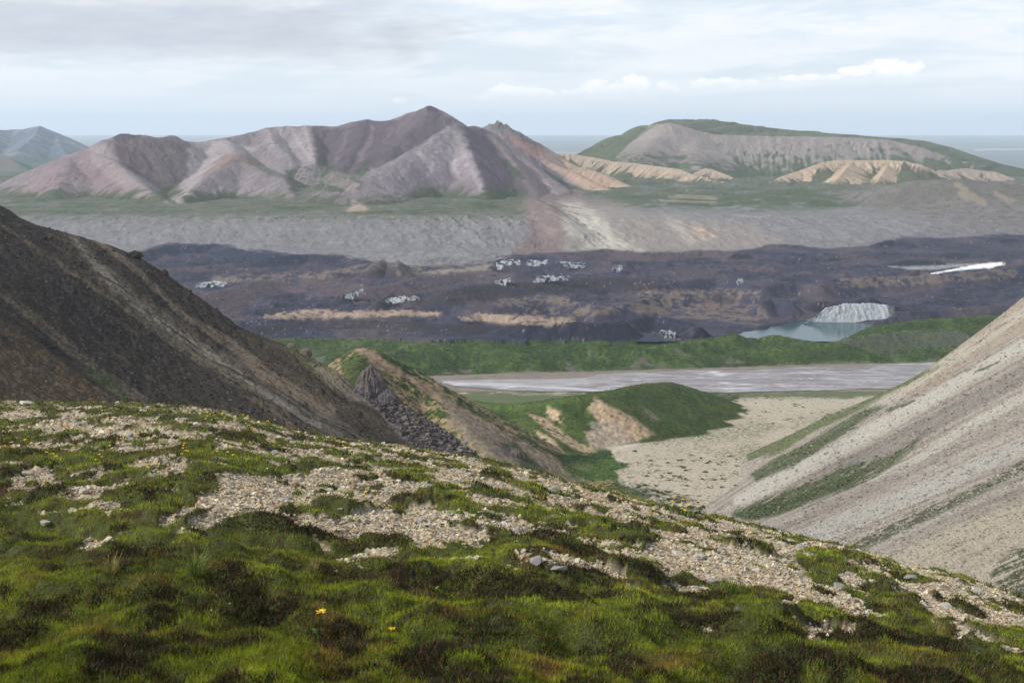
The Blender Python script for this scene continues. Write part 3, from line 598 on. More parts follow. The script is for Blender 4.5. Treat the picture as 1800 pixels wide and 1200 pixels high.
# crags and the coloured ridge
reg([(850, 212), (900, 212), (915, 236), (905, 250), (860, 235)], (0.20, 0.185, 0.165), .9, 3)
reg([(880, 235), (935, 245), (975, 275), (1000, 305), (960, 292), (910, 262)], (0.36, 0.215, 0.17), .8, 5)
reg([(915, 240), (938, 248), (945, 256), (920, 250)], (0.12, 0.09, 0.085), .7, 2)
reg([(960, 258), (1010, 285), (1060, 305), (1150, 345), (1090, 368), (1010, 322), (965, 290)], (0.50, 0.355, 0.22), .85, 6)
reg([(1085, 335), (1130, 340), (1150, 362), (1090, 366)], (0.36, 0.22, 0.17), .7, 5)
reg([(955, 258), (985, 270), (1000, 300), (975, 300)], (0.40, 0.29, 0.24), .7, 5)
M_.on(stroke(wx, wy, [(960, 302), (990, 322), (1040, 345), (1080, 362), (1140, 372)], [3, 5, 7, 8, 5]), (0.05, 0.07, 0.035), .85)
# vegetation creeping up
low = 1 - sst((zz - zbase(Ym)) / 55 - .5 * nB - .55 * sst(rdg(T / 60 + I, D / 400, 2, 126), .3, .9) + .25, .0, .9)
veg = low * (Ym < 6400) * (1 - sst(PX, 900, 940))
M_.on(veg, GREEN, .85); M_.on(veg * sst(nC + nB, .0, .5), (0.10, 0.10, 0.055), .6)
for P in ([(80, 345), (110, 330), (112, 362), (90, 372)], [(200, 345), (235, 348), (262, 366), (180, 368)], [(500, 300), (548, 290), (560, 300), (640, 315), (632, 345), (560, 335), (520, 350), (505, 330)],
          [(555, 288), (562, 262), (580, 290), (615, 305), (570, 305)], [(625, 300), (645, 275), (648, 300), (632, 315)], [(685, 275), (700, 262), (695, 280)],
          [(320, 345), (345, 340), (500, 355), (420, 368), (320, 366)], [(845, 345), (852, 330), (930, 345), (930, 372), (640, 372), (640, 345)], [(422, 282), (440, 284), (500, 312), (470, 306)]):
    M_.on(inpoly(wx + 5 * nC, wy + 3 * nC, P, 5) * sst(nC + fs, -.55, .1), (0.042, 0.070, 0.024), .85)
for P in ([(570, 322), (610, 315), (632, 322), (622, 345), (640, 366), (612, 366), (625, 345), (600, 330)],): M_.on(inpoly(wx, wy, P, 3), (0.33, 0.26, 0.22), .75)
M_.on(inpoly(wx, wy, [(300, 350), (318, 345), (330, 362), (300, 368), (255, 368)], 4), (0.34, 0.28, 0.25), .8)
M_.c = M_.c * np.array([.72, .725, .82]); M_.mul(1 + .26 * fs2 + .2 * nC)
mt = ground_mat('mountain_rock', 34.0, .22, .6, 5.0, fine=4)
f_ = grid_faces(nrm, ncm); keep = (zz[f_].max(1) > zbase(Ym[f_[:, 0]]) - 18)
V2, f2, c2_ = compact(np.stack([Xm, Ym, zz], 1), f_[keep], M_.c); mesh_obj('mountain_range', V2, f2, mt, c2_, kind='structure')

# ------------------------------------------------------------------ plateau mountain and badland hills
plat = [
 Rg([(985, 300, 8100), (1020, 284, 8250), (1060, 266, 8350), (1100, 246, 8400), (1140, 229, 8400), (1170, 218, 8400), (1200, 219, 8400), (1225, 230, 8350), (1260, 238, 8300), (1320, 240, 8300), (1400, 241, 8250), (1480, 242, 8200), (1560, 247, 8150), (1620, 260, 8050), (1680, 281, 7900), (1740, 293, 7800), (1800, 300, 7700), (1950, 330, 7600)], .46, -.055, None, fl=17, wl=85),
 Rg([(1000, 280, 9300), (1020, 268, 9300), (1060, 251, 9400), (1100, 237, 9500), (1140, 221, 9500), (1180, 211, 9500), (1210, 210.5, 9500), (1260, 215, 9500), (1320, 222, 9450), (1400, 230, 9400), (1480, 236, 9300), (1560, 242, 9200), (1620, 247, 9100), (1670, 258, 8900), (1710, 272, 8700), (1760, 288, 8500), (1800, 297, 8300), (1950, 325, 8000)], 0.0, .5),
 Rg([(1170, 222, 8380), (1150, 250, 8050), (1120, 275, 7700), (1090, 290, 7400)], .4, .4, fl=6, wl=50),
 Rg([(1230, 236, 8330), (1215, 262, 7950), (1225, 290, 7600), (1235, 300, 7400)], .4, .4, fl=6, wl=50),
]
bad = [
 Rg([(960, 268, 7500), (1000, 270, 7500), (1040, 276, 7450), (1080, 284, 7350), (1120, 287, 7250), (1160, 293, 7150), (1190, 297, 7050), (1215, 305, 6950), (1250, 315, 6850), (1300, 325, 6700), (1330, 336, 6550)], .42, .5, 130, fl=15, wl=34),
 Rg([(1225, 302, 7300), (1240, 296, 7300), (1260, 300, 7250), (1290, 313, 7150), (1310, 322, 7000)], .42, .5, 80, fl=9, wl=26),
 Rg([(1330, 330, 6700), (1370, 312, 6800), (1410, 298, 6900), (1440, 287, 6950), (1470, 281, 7000), (1510, 282, 7000), (1550, 281, 7000), (1590, 283, 6950), (1620, 290, 6900), (1650, 305, 6850), (1680, 318, 6800)], .40, .5, 150, fl=22, wl=48),
 Rg([(1340, 322, 6950), (1380, 308, 7100), (1420, 295, 7300)], .45, .5, 60, fl=5, wl=30),
 Rg([(1430, 345, 6350), (1462, 325, 6500), (1480, 305, 6700), (1495, 286, 6950)], .45, .5, 90, fl=7, wl=26),
 Rg([(1520, 340, 6400), (1545, 315, 6650), (1560, 290, 6900)], .45, .5, 90, fl=7, wl=26),
 Rg([(1650, 300, 6950), (1700, 296, 7000), (1750, 303, 6950), (1790, 316, 6850)], .4, .4, 100, fl=10, wl=40),
]
def far_block(name, lines, a0, a1, nc, sts, seed, palette, mat):
    X, Y = fan(a0, a1, nc, sts); nr = len(X) // nc
    if name == 'plateau_mountain':
        h, T, D, I = ridges(X, Y, lines[:1], 5.0, seed, False, 25.0); h2, T2, D2, I2 = ridges(X, Y, lines[1:2], 5.0, seed); h3, T3, D3, I3 = ridges(X, Y, lines[2:], 8.0, seed, False, 40.0)
        h = -smax(-h, -h2, 4.0); h = smax(h, h3, 18.0)
    else: h, T, D, I = ridges(X, Y, lines, 5.0, seed)
    h = h + (1.5 + 3.5 * (Y < 8200)) * fbm(X / 120, Y / 120, 5, seed + 1) + 2.0 * (rdg(X / 34, Y / 34, 3, seed + 2) - .4)
    zz = smax(h, zbase(Y) - 20, 12.0)
    PX, PY = proj(X, Y, zz); Pn = palette(X, Y, zz, T, D, I, PX, PY)
    f_ = grid_faces(nr, nc); keep = zz[f_].max(1) > zbase(Y[f_[:, 0]]) - 14
    V2, f2, c2_ = compact(np.stack([X, Y, zz], 1), f_[keep], Pn.c); return mesh_obj(name, V2, f2, mat, c2_, kind='structure')
def pal_plat(X, Y, zz, T, D, I, PX, PY):
    nA = fbm(X / 300, Y / 300, 4, 201); nB = fbm(X / 70, Y / 70, 4, 202); nC = fbm(X / 22, Y / 22, 3, 203)
    fs = fbm(T / 40 + 3 * I + .8 * nB, D / 400, 4, 204); gly = rdg(T / 85 + .0 + (I == 0) * 0, D / 765, 3, 300)
    p = Paint(len(X), (0.205, 0.180, 0.172)); p.on(sst(fs, 0, .5), (0.255, 0.225, 0.21), .6); p.on(sst(nB, .1, .5), (0.20, 0.165, 0.155), .5)
    top = sst(Y - 0 * X, 8360, 8400) * ((I == 1) | (D > 0)) 
    rim = (PY < np.interp(PX, [950, 1140, 1180, 1225, 1260, 1320, 1400, 1480, 1560, 1620, 1680, 1740, 1800, 2000], [400, 222, 216, 229, 237, 239, 240, 241, 246, 259, 281, 292, 299, 340]) + 1.5 * nB)
    p.on(rim * 1.0, (0.070, 0.092, 0.045), .88); p.on(rim * sst(nB + nC, .2, .7), (0.10, 0.10, 0.06), .5)
    hgt = (zz - zbase(Y)) / 190
    veg = 1 - sst(hgt + .45 * nB + .55 * fbm(T / 26 + 3 * I, D / 300, 3, 205), .30, .72)
    p.on(veg, (0.040, 0.066, 0.028), .9); p.on(veg * sst(nC, .1, .6), (0.08, 0.09, 0.045), .5)
    p.on(inpoly(PX + 6 * nB, PY + 3 * nB, [(1080, 270), (1130, 262), (1170, 275), (1220, 300), (1150, 300), (1060, 292)], 8) * sst(fs + nC, -.3, .2), (0.04, 0.06, 0.028), .8)
    p.on(inpoly(PX, PY, [(1000, 290), (1020, 266), (1100, 236), (1150, 220), (1110, 248), (1050, 285)], 3), (0.060, 0.075, 0.038), .7)
    p.mul(1 + .2 * fs); return p
def pal_bad(X, Y, zz, T, D, I, PX, PY):
    nB = fbm(X / 60, Y / 60, 4, 212); nC = fbm(X / 20, Y / 20, 3, 213); fs = fbm(T / 18 + 3 * I, D / 300, 4, 214)
    p = Paint(len(X), (0.31, 0.245, 0.19)); p.on(((I == 2) | (I == 4) | (I == 5)) * 1.0, (0.34, 0.26, 0.19), .9)
    p.on(sst(fs, 0, .4), (0.50, 0.39, 0.29), .4); p.on((I == 6) * 1.0, (0.27, 0.22, 0.19), .8)
    veg = sst(-fs - .55 + (D / 170), -.1, .25) + (1 - sst((zz - zbase(Y)) / 34 + .5 * nC + .8 * fs, -.15, .5))
    p.on(veg, (0.045, 0.066, 0.032), .9); p.on(sst(-fs, .35, .6), (0.07, 0.075, 0.05), .7); return p
mtp = ground_mat('plateau_rock', 45.0, .18, .5, 6.0, fine=4)
far_block('plateau_mountain', plat, 0.02, 0.50, 760, stations((7000, 8500, 210), (8500, 9800, 60)), 300, pal_plat, mtp)
far_block('badland_hills', bad, 0.00, 0.46, 760, stations((6100, 7600, 220),), 320, pal_bad, mtp)

# ------------------------------------------------------------------ distant blue mountains and the plain
blue = [Rg([(-200, 235, 17000), (-60, 228, 17000), (0, 228, 17000), (40, 227, 17000), (70, 221.5, 17000), (100, 236, 17000), (143, 258, 16500), (180, 272, 16000)], .5, .5, fl=45, wl=260),
        Rg([(70, 221.5, 17000), (60, 240, 16000), (30, 265, 15000)], .45, .45, fl=20, wl=200), Rg([(100, 236, 17000), (105, 255, 15800), (120, 275, 15000)], .45, .45, fl=20, wl=200),
        Rg([(0, 228, 17000), (-10, 255, 15800), (-20, 275, 15000)], .45, .45, fl=20, wl=200)]
blue2 = [Rg([(-250, 240, 11500), (-80, 258, 11500), (0, 270, 11500), (15, 276, 11300), (45, 295, 11000), (60, 312, 10500)], .4, .5, fl=20, wl=150),
         Rg([(20, 282, 13500), (60, 280, 13500), (110, 279, 13500), (150, 288, 13000)], .25, .3, fl=14, wl=200)]
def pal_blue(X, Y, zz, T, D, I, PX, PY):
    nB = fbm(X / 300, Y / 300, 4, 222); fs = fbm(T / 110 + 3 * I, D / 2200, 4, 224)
    p = Paint(len(X), (0.060, 0.082, 0.125)); p.on(sst(fs + nB, .1, .5), (0.20, 0.19, 0.20), .7); p.on(1 - sst((zz + 430) / 260 + nB, .2, .8), (0.034, 0.066, 0.065), .9); return p  # blue of the haze put into the rock colour
def pal_blue2(X, Y, zz, T, D, I, PX, PY):
    nB = fbm(X / 260, Y / 260, 4, 232)
    p = Paint(len(X), (0.030, 0.070, 0.055)); p.on(sst(nB, 0, .5), (0.09, 0.085, 0.06), .7); p.on(inpoly(PX, PY, [(-90, 240), (20, 275), (40, 300), (-80, 330)], 6), (0.13, 0.10, 0.09), .7); return p
mtb = ground_mat('distant_rock', 160.0, .15, .3, 12.0)
def blue_block(name, lines, a0, a1, nc, sts, seed, palette, floor):
    X, Y = fan(a0, a1, nc, sts); nr = len(X) // nc
    h, T, D, I = ridges(X, Y, lines, 12.0, seed); zz = smax(h + 12 * fbm(X / 300, Y / 300, 5, seed), floor + 0 * X, 20.0); PX, PY = proj(X, Y, zz)
    return mesh_obj(name, np.stack([X, Y, zz], 1), grid_faces(nr, nc), mtb, palette(X, Y, zz, T, D, I, PX, PY).c, kind='structure')
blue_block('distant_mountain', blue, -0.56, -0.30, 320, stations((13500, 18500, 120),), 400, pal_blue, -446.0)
blue_block('distant_hills', blue2, -0.56, -0.28, 320, stations((9800, 14300, 120),), 410, pal_blue2, -445.0)
Xp, Yp = fan(-0.62, 0.66, 500, np.concatenate([np.geomspace(4800, 30000, 120), np.geomspace(31000, 77000, 60)])); nrp = 180
nB = fbm(Xp / 1600, Yp / 2600, 5, 240); nA = fbm(Xp / 9000, Yp / 9000, 4, 241)
p = Paint(len(Xp), (0.15, 0.185, 0.20)); p.on(sst(nB, 0, .5), (0.19, 0.215, 0.22), .7)  # pale blue of distant haze mixed into the plain's colour
p.on(sst(nA + .3 * nB, .35, .5), (0.30, 0.31, 0.30), .6)
PXp, PYp = proj(Xp, Yp, -443 + 0 * Xp)
p.on(stroke(PXp, PYp + .5 * nB, [(1710, 264), (1750, 263), (1850, 262)], 1.6), (.45, .47, .48), .6)
mesh_obj('plain', np.stack([Xp, Yp, -443 + 2 * nB], 1), grid_faces(180, 500), mtb, p.c, kind='structure')
# ================================================================== middle ground: gravel fan, spurs, grassy hill, the two big slopes
def zfan(Y): return np.interp(Y, [0, 250, 500, 700, 1000, 2080, 2200], [-150, -190, -245, -276, -318, -450.2, -454])
mid = [
 # near green/tan spur whose crest runs down to the right
 Rg([(560, 690, 1330), (600, 640, 1290), (632, 615, 1260), (655, 618, 1250), (700, 652, 1235), (745, 682, 1225), (780, 704, 1215), (830, 735, 1200), (880, 768, 1190), (940, 802, 1175), (1000, 835, 1160), (1040, 852, 1150)], .62, .62, fl=4, wl=38),
 Rg([(640, 612, 1255), (625, 650, 1180), (620, 700, 1100)], .7, .7, fl=4, wl=30),
 Rg([(760, 695, 1215), (800, 740, 1130), (850, 790, 1050), (900, 830, 980), (930, 860, 930)], .60, .6, fl=4, wl=30),
 # grassy hill beyond with scree front
 Rg([(760, 704, 1620), (820, 706, 1570), (880, 712, 1530), (930, 712, 1510), (985, 704, 1500), (1040, 697, 1505), (1075, 690, 1540), (1110, 682, 1605), (1145, 675, 1700), (1175, 672, 1785), (1195, 676, 1850), (1222, 686, 1940)], .48, .27, fl=4, wl=50),
 Rg([(1105, 684, 1595), (1130, 715, 1540), (1148, 748, 1500), (1152, 765, 1478)], .48, .48, fl=2, wl=40),
 Rg([(985, 706, 1498), (1010, 745, 1440), (1045, 788, 1385)], .46, .46, fl=4, wl=36),
 Rg([(920, 714, 1512), (955, 760, 1390), (1000, 800, 1300)], .44, .44, fl=4, wl=36),
 Rg([(860, 716, 1530), (890, 765, 1370), (960, 815, 1250), (1020, 845, 1180)], .34, .45, fl=2, wl=40),
]
Xf, Yf = fan(-0.20, 0.42, 820, stations((620, 1150, 190), (1150, 2130, 330))); ncf = 820; nrf = len(Xf) // ncf
hf_, Tf, Df, If = ridges(Xf, Yf, mid, 6.0, 500, False, 9.0)
hf_ = hf_ + 2.2 * fbm(Xf / 40, Yf / 40, 4, 501) + 1.1 * (rdg(Xf / 14, Yf / 14, 3, 502) - .4)
zf = smax(hf_, zfan(Yf) + .8 * fbm(Xf / 60, Yf / 60, 4, 503) + .25 * fbm(Xf / 8, Yf / 8, 3, 504), 4.0)
PX, PY = proj(Xf, Yf, zf)
nA = fbm(Xf / 120, Yf / 120, 4, 511); nB = fbm(Xf / 30, Yf / 30, 4, 512); nC = fbm(Xf / 8, Yf / 8, 3, 513); nD = fbm(Xf / 3.2, Yf / 3.6, 2, 514)
fs = fbm(Tf / 11 + 5 * If, Df / 160, 4, 515)
wx, wy = PX + 6 * nB + 4 * nC, PY + 4 * nB + 2 * nC
p = Paint(len(Xf), (0.385, 0.34, 0.265)); p.on(sst(nA + nB, .0, .6), (0.36, 0.31, 0.25), .6); p.on(sst(nB + nC, .1, .7), (0.45, 0.405, 0.33), .5)
hill = sst(hf_ - zfan(Yf), -1, 2)
# fan vegetation: a far green edge, a patch in the middle, mats along the left foot
p.on(inpoly(wx, wy, [(700, 692), (850, 690), (960, 692), (1100, 690), (1100, 720), (960, 730), (820, 740), (700, 740)], 4), (0.060, 0.092, 0.028), .9)
vg = inpoly(wx, wy, [(1200, 680), (1300, 686), (1480, 684), (1600, 676), (1600, 692), (1480, 700), (1330, 698), (1240, 705)], 3)
p.on(vg, (0.055, 0.085, 0.028), .85)
p.on(inpoly(wx, wy, [(1180, 772), (1240, 755), (1330, 742), (1380, 748), (1330, 770), (1240, 778)], 8) * sst(nC + nD, -.1, .2), (0.07, 0.10, 0.035), .8)
p.on(inpoly(wx, wy, [(1380, 735), (1500, 715), (1530, 725), (1400, 755)], 8) * sst(nC + nD, .0, .2), (0.08, 0.11, 0.04), .6)
p.on(inpoly(wx, wy, [(1245, 800), (1330, 775), (1350, 790), (1270, 815)], 8) * sst(nC + nD, .0, .2), (0.07, 0.10, 0.035), .7)
p.on(inpoly(wx, wy, [(1200, 680), (1300, 690), (1290, 710), (1230, 728), (1165, 765), (1120, 765), (1180, 715)], 8) * sst(nC + nD, -.25, .1), (0.040, 0.062, 0.024), .85)
dens = np.interp(PY, [690, 730, 760, 800, 860, 900], [.40, .48, .42, .38, .36, .42]) - .45 * nB - .25 * nA
p.on(sst(nD + .5 * nC, dens, dens + .12), (0.075, 0.085, 0.045), .8)
# hills
hp = Paint(len(Xf), (0.046, 0.074, 0.018)); hp.on(sst(nB + .5 * nC, -.1, .35), (0.078, 0.110, 0.028), .8); hp.on(sst(nA - nC, .1, .6), (0.085, 0.085, 0.035), .5); hp.on(sst(nC + nD, .1, .6), (0.022, 0.044, 0.012), .6)
sp1 = (If <= 2) * 1.0
hp.on(sp1 * sst(.6 * nB + nC * .7 + .6 * nD + .5 * fs, -.08, .22), (0.24, 0.17, 0.105), .85); hp.on(sp1 * (1 - sst(nB + .5 * nC, -.5, -.1)), (0.028, 0.05, 0.014), .7)
hp.on(sp1 * stroke(wx, wy, [(632, 613), (700, 652), (780, 704), (870, 762), (960, 812), (1040, 855)], [10, 6, 10, 16, 18, 12]), (0.225, 0.160, 0.112), .85)
hp.on(sp1 * inpoly(wx, wy, [(780, 705), (860, 745), (1040, 852), (960, 850), (900, 815), (850, 800), (790, 745)], 6), (0.205, 0.165, 0.125), .85)
hp.on(sp1 * inpoly(wx, wy, [(600, 640), (628, 618), (655, 640), (645, 690), (610, 680)], 4), (0.036, 0.064, 0.016), .8)
hp.on(sp1 * inpoly(wx, wy, [(640, 618), (660, 616), (690, 650), (655, 650)], 4), (0.26, 0.18, 0.13), .5)
hp.on(sp1 * inpoly(wx, wy, [(880, 780), (905, 775), (960, 830), (1020, 862), (960, 862)], 5), (0.035, 0.062, 0.018), .85)
hp.on(sp1 * inpoly(wx, wy, [(862, 790), (885, 780), (920, 800), (925, 815), (890, 800), (870, 800)], 3), (0.12, 0.10, 0.10), .7)
sp2 = 1 - sp1
for P in ([(930, 728), (960, 735), (1010, 775), (1060, 798), (1030, 800), (975, 768)], [(960, 712), (985, 722), (990, 745), (965, 735)],
          [(1045, 698), (1070, 712), (1115, 735), (1152, 764), (1120, 775), (1070, 785), (1040, 790), (1030, 760), (1060, 750), (1035, 720)],
          [(940, 755), (970, 770), (985, 790), (960, 785)]):
    hp.on(sp2 * inpoly(wx, wy, P, 4) * sst(fs + .8 * nC, -.55, -.15), (0.40, 0.30, 0.20), .92)
hp.on(sp2 * inpoly(wx, wy, [(1040, 740), (1080, 745), (1120, 775), (1060, 790), (1030, 775)], 6), (0.30, 0.26, 0.225), .6)
hp.on(sp2 * inpoly(wx, wy, [(1125, 712), (1140, 720), (1165, 740), (1145, 738)], 3), (0.15, 0.13, 0.11), .7)
hp.on(sp2 * inpoly(wx, wy, [(830, 690), (1000, 692), (1040, 700), (900, 722), (860, 722), (820, 705)], 6), (0.085, 0.135, 0.032), .6)
hp.on(inpoly(wx, wy, [(980, 800), (1050, 790), (1110, 812), (1090, 838), (1050, 850), (1000, 840)], 5), (0.060, 0.115, 0.025), .7)
hp.on(inpoly(wx, wy, [(960, 790), (1000, 800), (1060, 795), (1100, 792), (1050, 812), (990, 815)], 4) , (0.018, 0.036, 0.014), .8)
mk = np.maximum(hill, inpoly(wx, wy, [(960, 780), (1060, 785), (1075, 792), (1085, 810), (1110, 815), (1085, 830), (1090, 850), (1150, 870), (1130, 885), (1000, 870)], 3))
hp.mul(1 + .45 * nC + .35 * nD); p.c = p.c * (1 - mk[:, None]) + hp.c * mk[:, None]
p.on(inpoly(wx, wy, [(1085, 845), (1150, 858), (1210, 880), (1262, 905), (1250, 925), (1150, 900), (1080, 870)], 8) * sst(nC + nD, -.2, .1), (0.05, 0.065, 0.04), .85)
p.on(stroke(wx, wy, [(1160, 762), (1120, 778), (1080, 790), (1078, 805), (1100, 812)], 4) * (1 - mk), (.52, .49, .43), .5)
mf = ground_mat('fan_gravel', 6.0, .38, .9, .9, fine=4)
p_fan = p.c.copy(); Vf = np.stack([Xf, Yf, zf], 1); ff_ = grid_faces(nrf, ncf); hc = (mk[ff_[:, 0]] > .5)
for nm, kk in (('gravel_fan', ~hc), ('grassy_hills', hc)):
    V2, f2, c2_ = compact(Vf, ff_[kk], p.c); mesh_obj(nm, V2, f2, mf, c2_, kind='structure')

# ------------------------------------------------------------------ big slopes, swept along their fall lines
def catmull(P, n):
    P = np.array(P, float); d = np.r_[0, np.cumsum(np.linalg.norm(np.diff(P[:, :], axis=0), axis=1))]; tt = np.linspace(0, d[-1], n)
    Q = np.stack([np.interp(tt, d, P[:, k]) for k in range(3)], 1)
    m_ = np.gradient(P, d, axis=0)
    i = np.clip(np.searchsorted(d, tt, side='right') - 1, 0, len(P) - 2); h_ = (d[i + 1] - d[i])[:, None]; u = ((tt - d[i]) / (d[i + 1] - d[i]))[:, None]
    return (2 * u**3 - 3 * u**2 + 1) * P[i] + (u**3 - 2 * u**2 + u) * h_ * m_[i] + (-2 * u**3 + 3 * u**2) * P[i + 1] + (u**3 - u**2) * h_ * m_[i + 1]
def sweep(lines, ns, nt, warp=None):
    """lines: fall lines of (px, py, Y); returns grid V (nt, ns, 3), s and t (in line numbers)"""
    A = np.stack([catmull([wp(*q) if len(q) == 3 and q[2] > 0 else q for q in l], ns) for l in lines])
    tt = np.linspace(0, len(lines) - 1, nt); i = np.clip(tt.astype(int), 0, len(lines) - 2); u = (tt - i)[:, None, None]
    m_ = np.gradient(A, axis=0)
    V = (2 * u**3 - 3 * u**2 + 1) * A[i] + (u**3 - 2 * u**2 + u) * m_[i] + (-2 * u**3 + 3 * u**2) * A[i + 1] + (u**3 - u**2) * m_[i + 1]
    return V, *np.meshgrid(np.linspace(0, 1, ns), tt)
SURF = {}; COLS = {}
def gridnormals(V):
    a = np.gradient(V, axis=0); b = np.gradient(V, axis=1); n = np.cross(a, b); n /= np.linalg.norm(n, axis=2)[..., None] + 1e-9
    return n * np.sign(n[..., 2:3] + 1e-9)
def slope_mesh(name, lines, ns, nt, back, disp, paint, mat, drop=(40, -50)):
    V, s, t_ = sweep(lines, ns, nt); n = gridnormals(V)
    X, Y = V[..., 0], V[..., 1]; arc = s * np.linalg.norm(V[:, -1] - V[:, 0], axis=1)[:, None]
    wid = np.cumsum(np.r_[[np.zeros(ns)], np.linalg.norm(np.diff(V, axis=0), axis=2)], axis=0).mean(1)[:, None] + 0 * s
    d = disp(arc, wid, s, t_) * (0.8 + .2 * sst(t_, 0, .15)); V = V + n * d[..., None]
    # the far side of the crest falls away behind it
    rows = [V[0] + np.array([back * k, drop[0] * k, drop[1] * k]) for k in (3, 2, 1.2, .6, .2)]
    for r in rows: r[:, 2] -= 3
    Va = np.concatenate([np.stack(rows), V]); PX, PY = proj(Va[..., 0], Va[..., 1], Va[..., 2])
    pad = lambda q: np.concatenate([np.repeat(q[:1], 5, 0), q])
    c = paint(PX.ravel(), PY.ravel(), pad(arc).ravel(), pad(wid).ravel(), pad(s).ravel(), pad(t_).ravel())
    nr_ = Va.shape[0]
    COLS[name] = c.c
    SURF[name] = (Va.reshape(-1, 3), PX.ravel(), PY.ravel())
    return mesh_obj(name, Va.reshape(-1, 3), grid_faces(nr_, ns)[:, ::-1], mat, c.c, kind='structure')

LB = [[(-330, 190, 1080), (-150, 285, 1060), (0, 361, 1040), (60, 392, 1035), (120, 408, 1030), (180, 428, 1020), (250, 456, 1010), (320, 502, 1000), (380, 545, 985), (440, 585, 970), (505, 607, 950), (560, 636, 930), (600, 660, 915), (632, 686, 905), (675, 697, 898), (705, 713, 890), (778, 755, 870), (845, 803, 845), (920, 850, 820)],
      [(-430, 270, 880), (-200, 390, 870), (0, 500, 860), (130, 590, 850), (250, 672, 835), (380, 755, 810), (520, 840, 780), (680, 930, 740)],
      [(-500, 370, 700), (-300, 480, 690), (-100, 600, 680), (50, 700, 665), (200, 800, 645), (340, 890, 620), (480, 980, 600)],
      [(-560, 520, 520), (-380, 640, 510), (-220, 760, 500), (-100, 860, 480), (40, 980, 460), (180, 1100, 440)]]
def dB(a, w, s, t_):
    return 3.5 * fbm(w / 42, a / 300, 4, 601) + 1.6 * (rdg(w / 13, a / 150, 4, 602) - .4) + 1.2 * fbm(w / 9, a / 12, 4, 603) + .5 * fbm(w / 3, a / 3, 3, 604)
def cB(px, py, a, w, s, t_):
    p = Paint(len(px), (0.031, 0.026, 0.021)); nb = fbm(w / 40, a / 60, 4, 611); nc = fbm(w / 9, a / 12, 4, 612); st = fbm(w / 14, a / 220, 4, 613); s2 = fbm(w / 4.2, a / 90, 4, 614)  # dark scree base, darkened further in place of a cloud shadow
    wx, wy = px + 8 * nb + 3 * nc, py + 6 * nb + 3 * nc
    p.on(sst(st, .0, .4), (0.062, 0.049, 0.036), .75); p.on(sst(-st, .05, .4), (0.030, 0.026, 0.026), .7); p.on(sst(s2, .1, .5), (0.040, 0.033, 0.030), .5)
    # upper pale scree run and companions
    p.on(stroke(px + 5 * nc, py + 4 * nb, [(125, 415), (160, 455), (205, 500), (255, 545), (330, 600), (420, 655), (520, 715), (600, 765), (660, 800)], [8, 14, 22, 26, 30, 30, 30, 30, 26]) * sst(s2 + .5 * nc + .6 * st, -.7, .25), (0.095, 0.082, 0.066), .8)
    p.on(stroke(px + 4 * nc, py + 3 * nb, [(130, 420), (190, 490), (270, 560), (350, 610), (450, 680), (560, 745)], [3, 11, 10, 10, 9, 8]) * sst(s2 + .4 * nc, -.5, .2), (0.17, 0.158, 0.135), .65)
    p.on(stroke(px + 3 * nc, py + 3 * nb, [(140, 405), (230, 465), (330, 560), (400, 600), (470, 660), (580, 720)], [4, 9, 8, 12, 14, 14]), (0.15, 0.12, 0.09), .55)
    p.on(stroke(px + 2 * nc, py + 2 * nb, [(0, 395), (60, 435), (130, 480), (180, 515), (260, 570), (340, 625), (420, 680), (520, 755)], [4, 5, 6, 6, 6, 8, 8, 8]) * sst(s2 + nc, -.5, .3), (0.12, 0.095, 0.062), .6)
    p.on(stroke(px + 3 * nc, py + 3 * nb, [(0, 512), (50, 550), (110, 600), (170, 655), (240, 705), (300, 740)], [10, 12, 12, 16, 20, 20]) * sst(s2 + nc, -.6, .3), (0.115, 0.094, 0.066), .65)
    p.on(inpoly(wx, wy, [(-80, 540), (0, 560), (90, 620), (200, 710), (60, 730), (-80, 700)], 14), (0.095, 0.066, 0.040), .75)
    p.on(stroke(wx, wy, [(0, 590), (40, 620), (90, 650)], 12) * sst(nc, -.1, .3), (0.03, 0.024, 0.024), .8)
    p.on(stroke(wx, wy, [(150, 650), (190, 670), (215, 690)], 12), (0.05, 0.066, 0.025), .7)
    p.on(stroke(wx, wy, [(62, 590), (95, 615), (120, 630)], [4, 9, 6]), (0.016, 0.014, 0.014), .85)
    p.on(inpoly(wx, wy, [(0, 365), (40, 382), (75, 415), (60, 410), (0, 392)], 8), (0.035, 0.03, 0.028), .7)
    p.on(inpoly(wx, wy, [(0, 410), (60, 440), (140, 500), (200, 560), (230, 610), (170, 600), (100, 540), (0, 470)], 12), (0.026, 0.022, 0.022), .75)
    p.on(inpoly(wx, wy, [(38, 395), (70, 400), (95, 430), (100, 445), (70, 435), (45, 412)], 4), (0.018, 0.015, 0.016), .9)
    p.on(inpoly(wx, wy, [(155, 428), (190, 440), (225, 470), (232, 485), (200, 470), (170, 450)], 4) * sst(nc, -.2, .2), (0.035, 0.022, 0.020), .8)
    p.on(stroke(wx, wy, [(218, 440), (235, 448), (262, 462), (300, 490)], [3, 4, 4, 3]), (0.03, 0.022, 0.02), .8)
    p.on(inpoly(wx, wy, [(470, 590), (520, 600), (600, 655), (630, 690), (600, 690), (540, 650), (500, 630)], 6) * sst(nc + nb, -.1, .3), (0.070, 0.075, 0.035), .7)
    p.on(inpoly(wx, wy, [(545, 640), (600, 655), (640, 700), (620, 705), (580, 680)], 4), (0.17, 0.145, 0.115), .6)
    p.on(inpoly(wx, wy, [(628, 684), (680, 694), (712, 714), (780, 752), (850, 802), (880, 830), (800, 830), (745, 800), (700, 765), (664, 722), (640, 705)], 4), (0.125, 0.112, 0.122), .85)
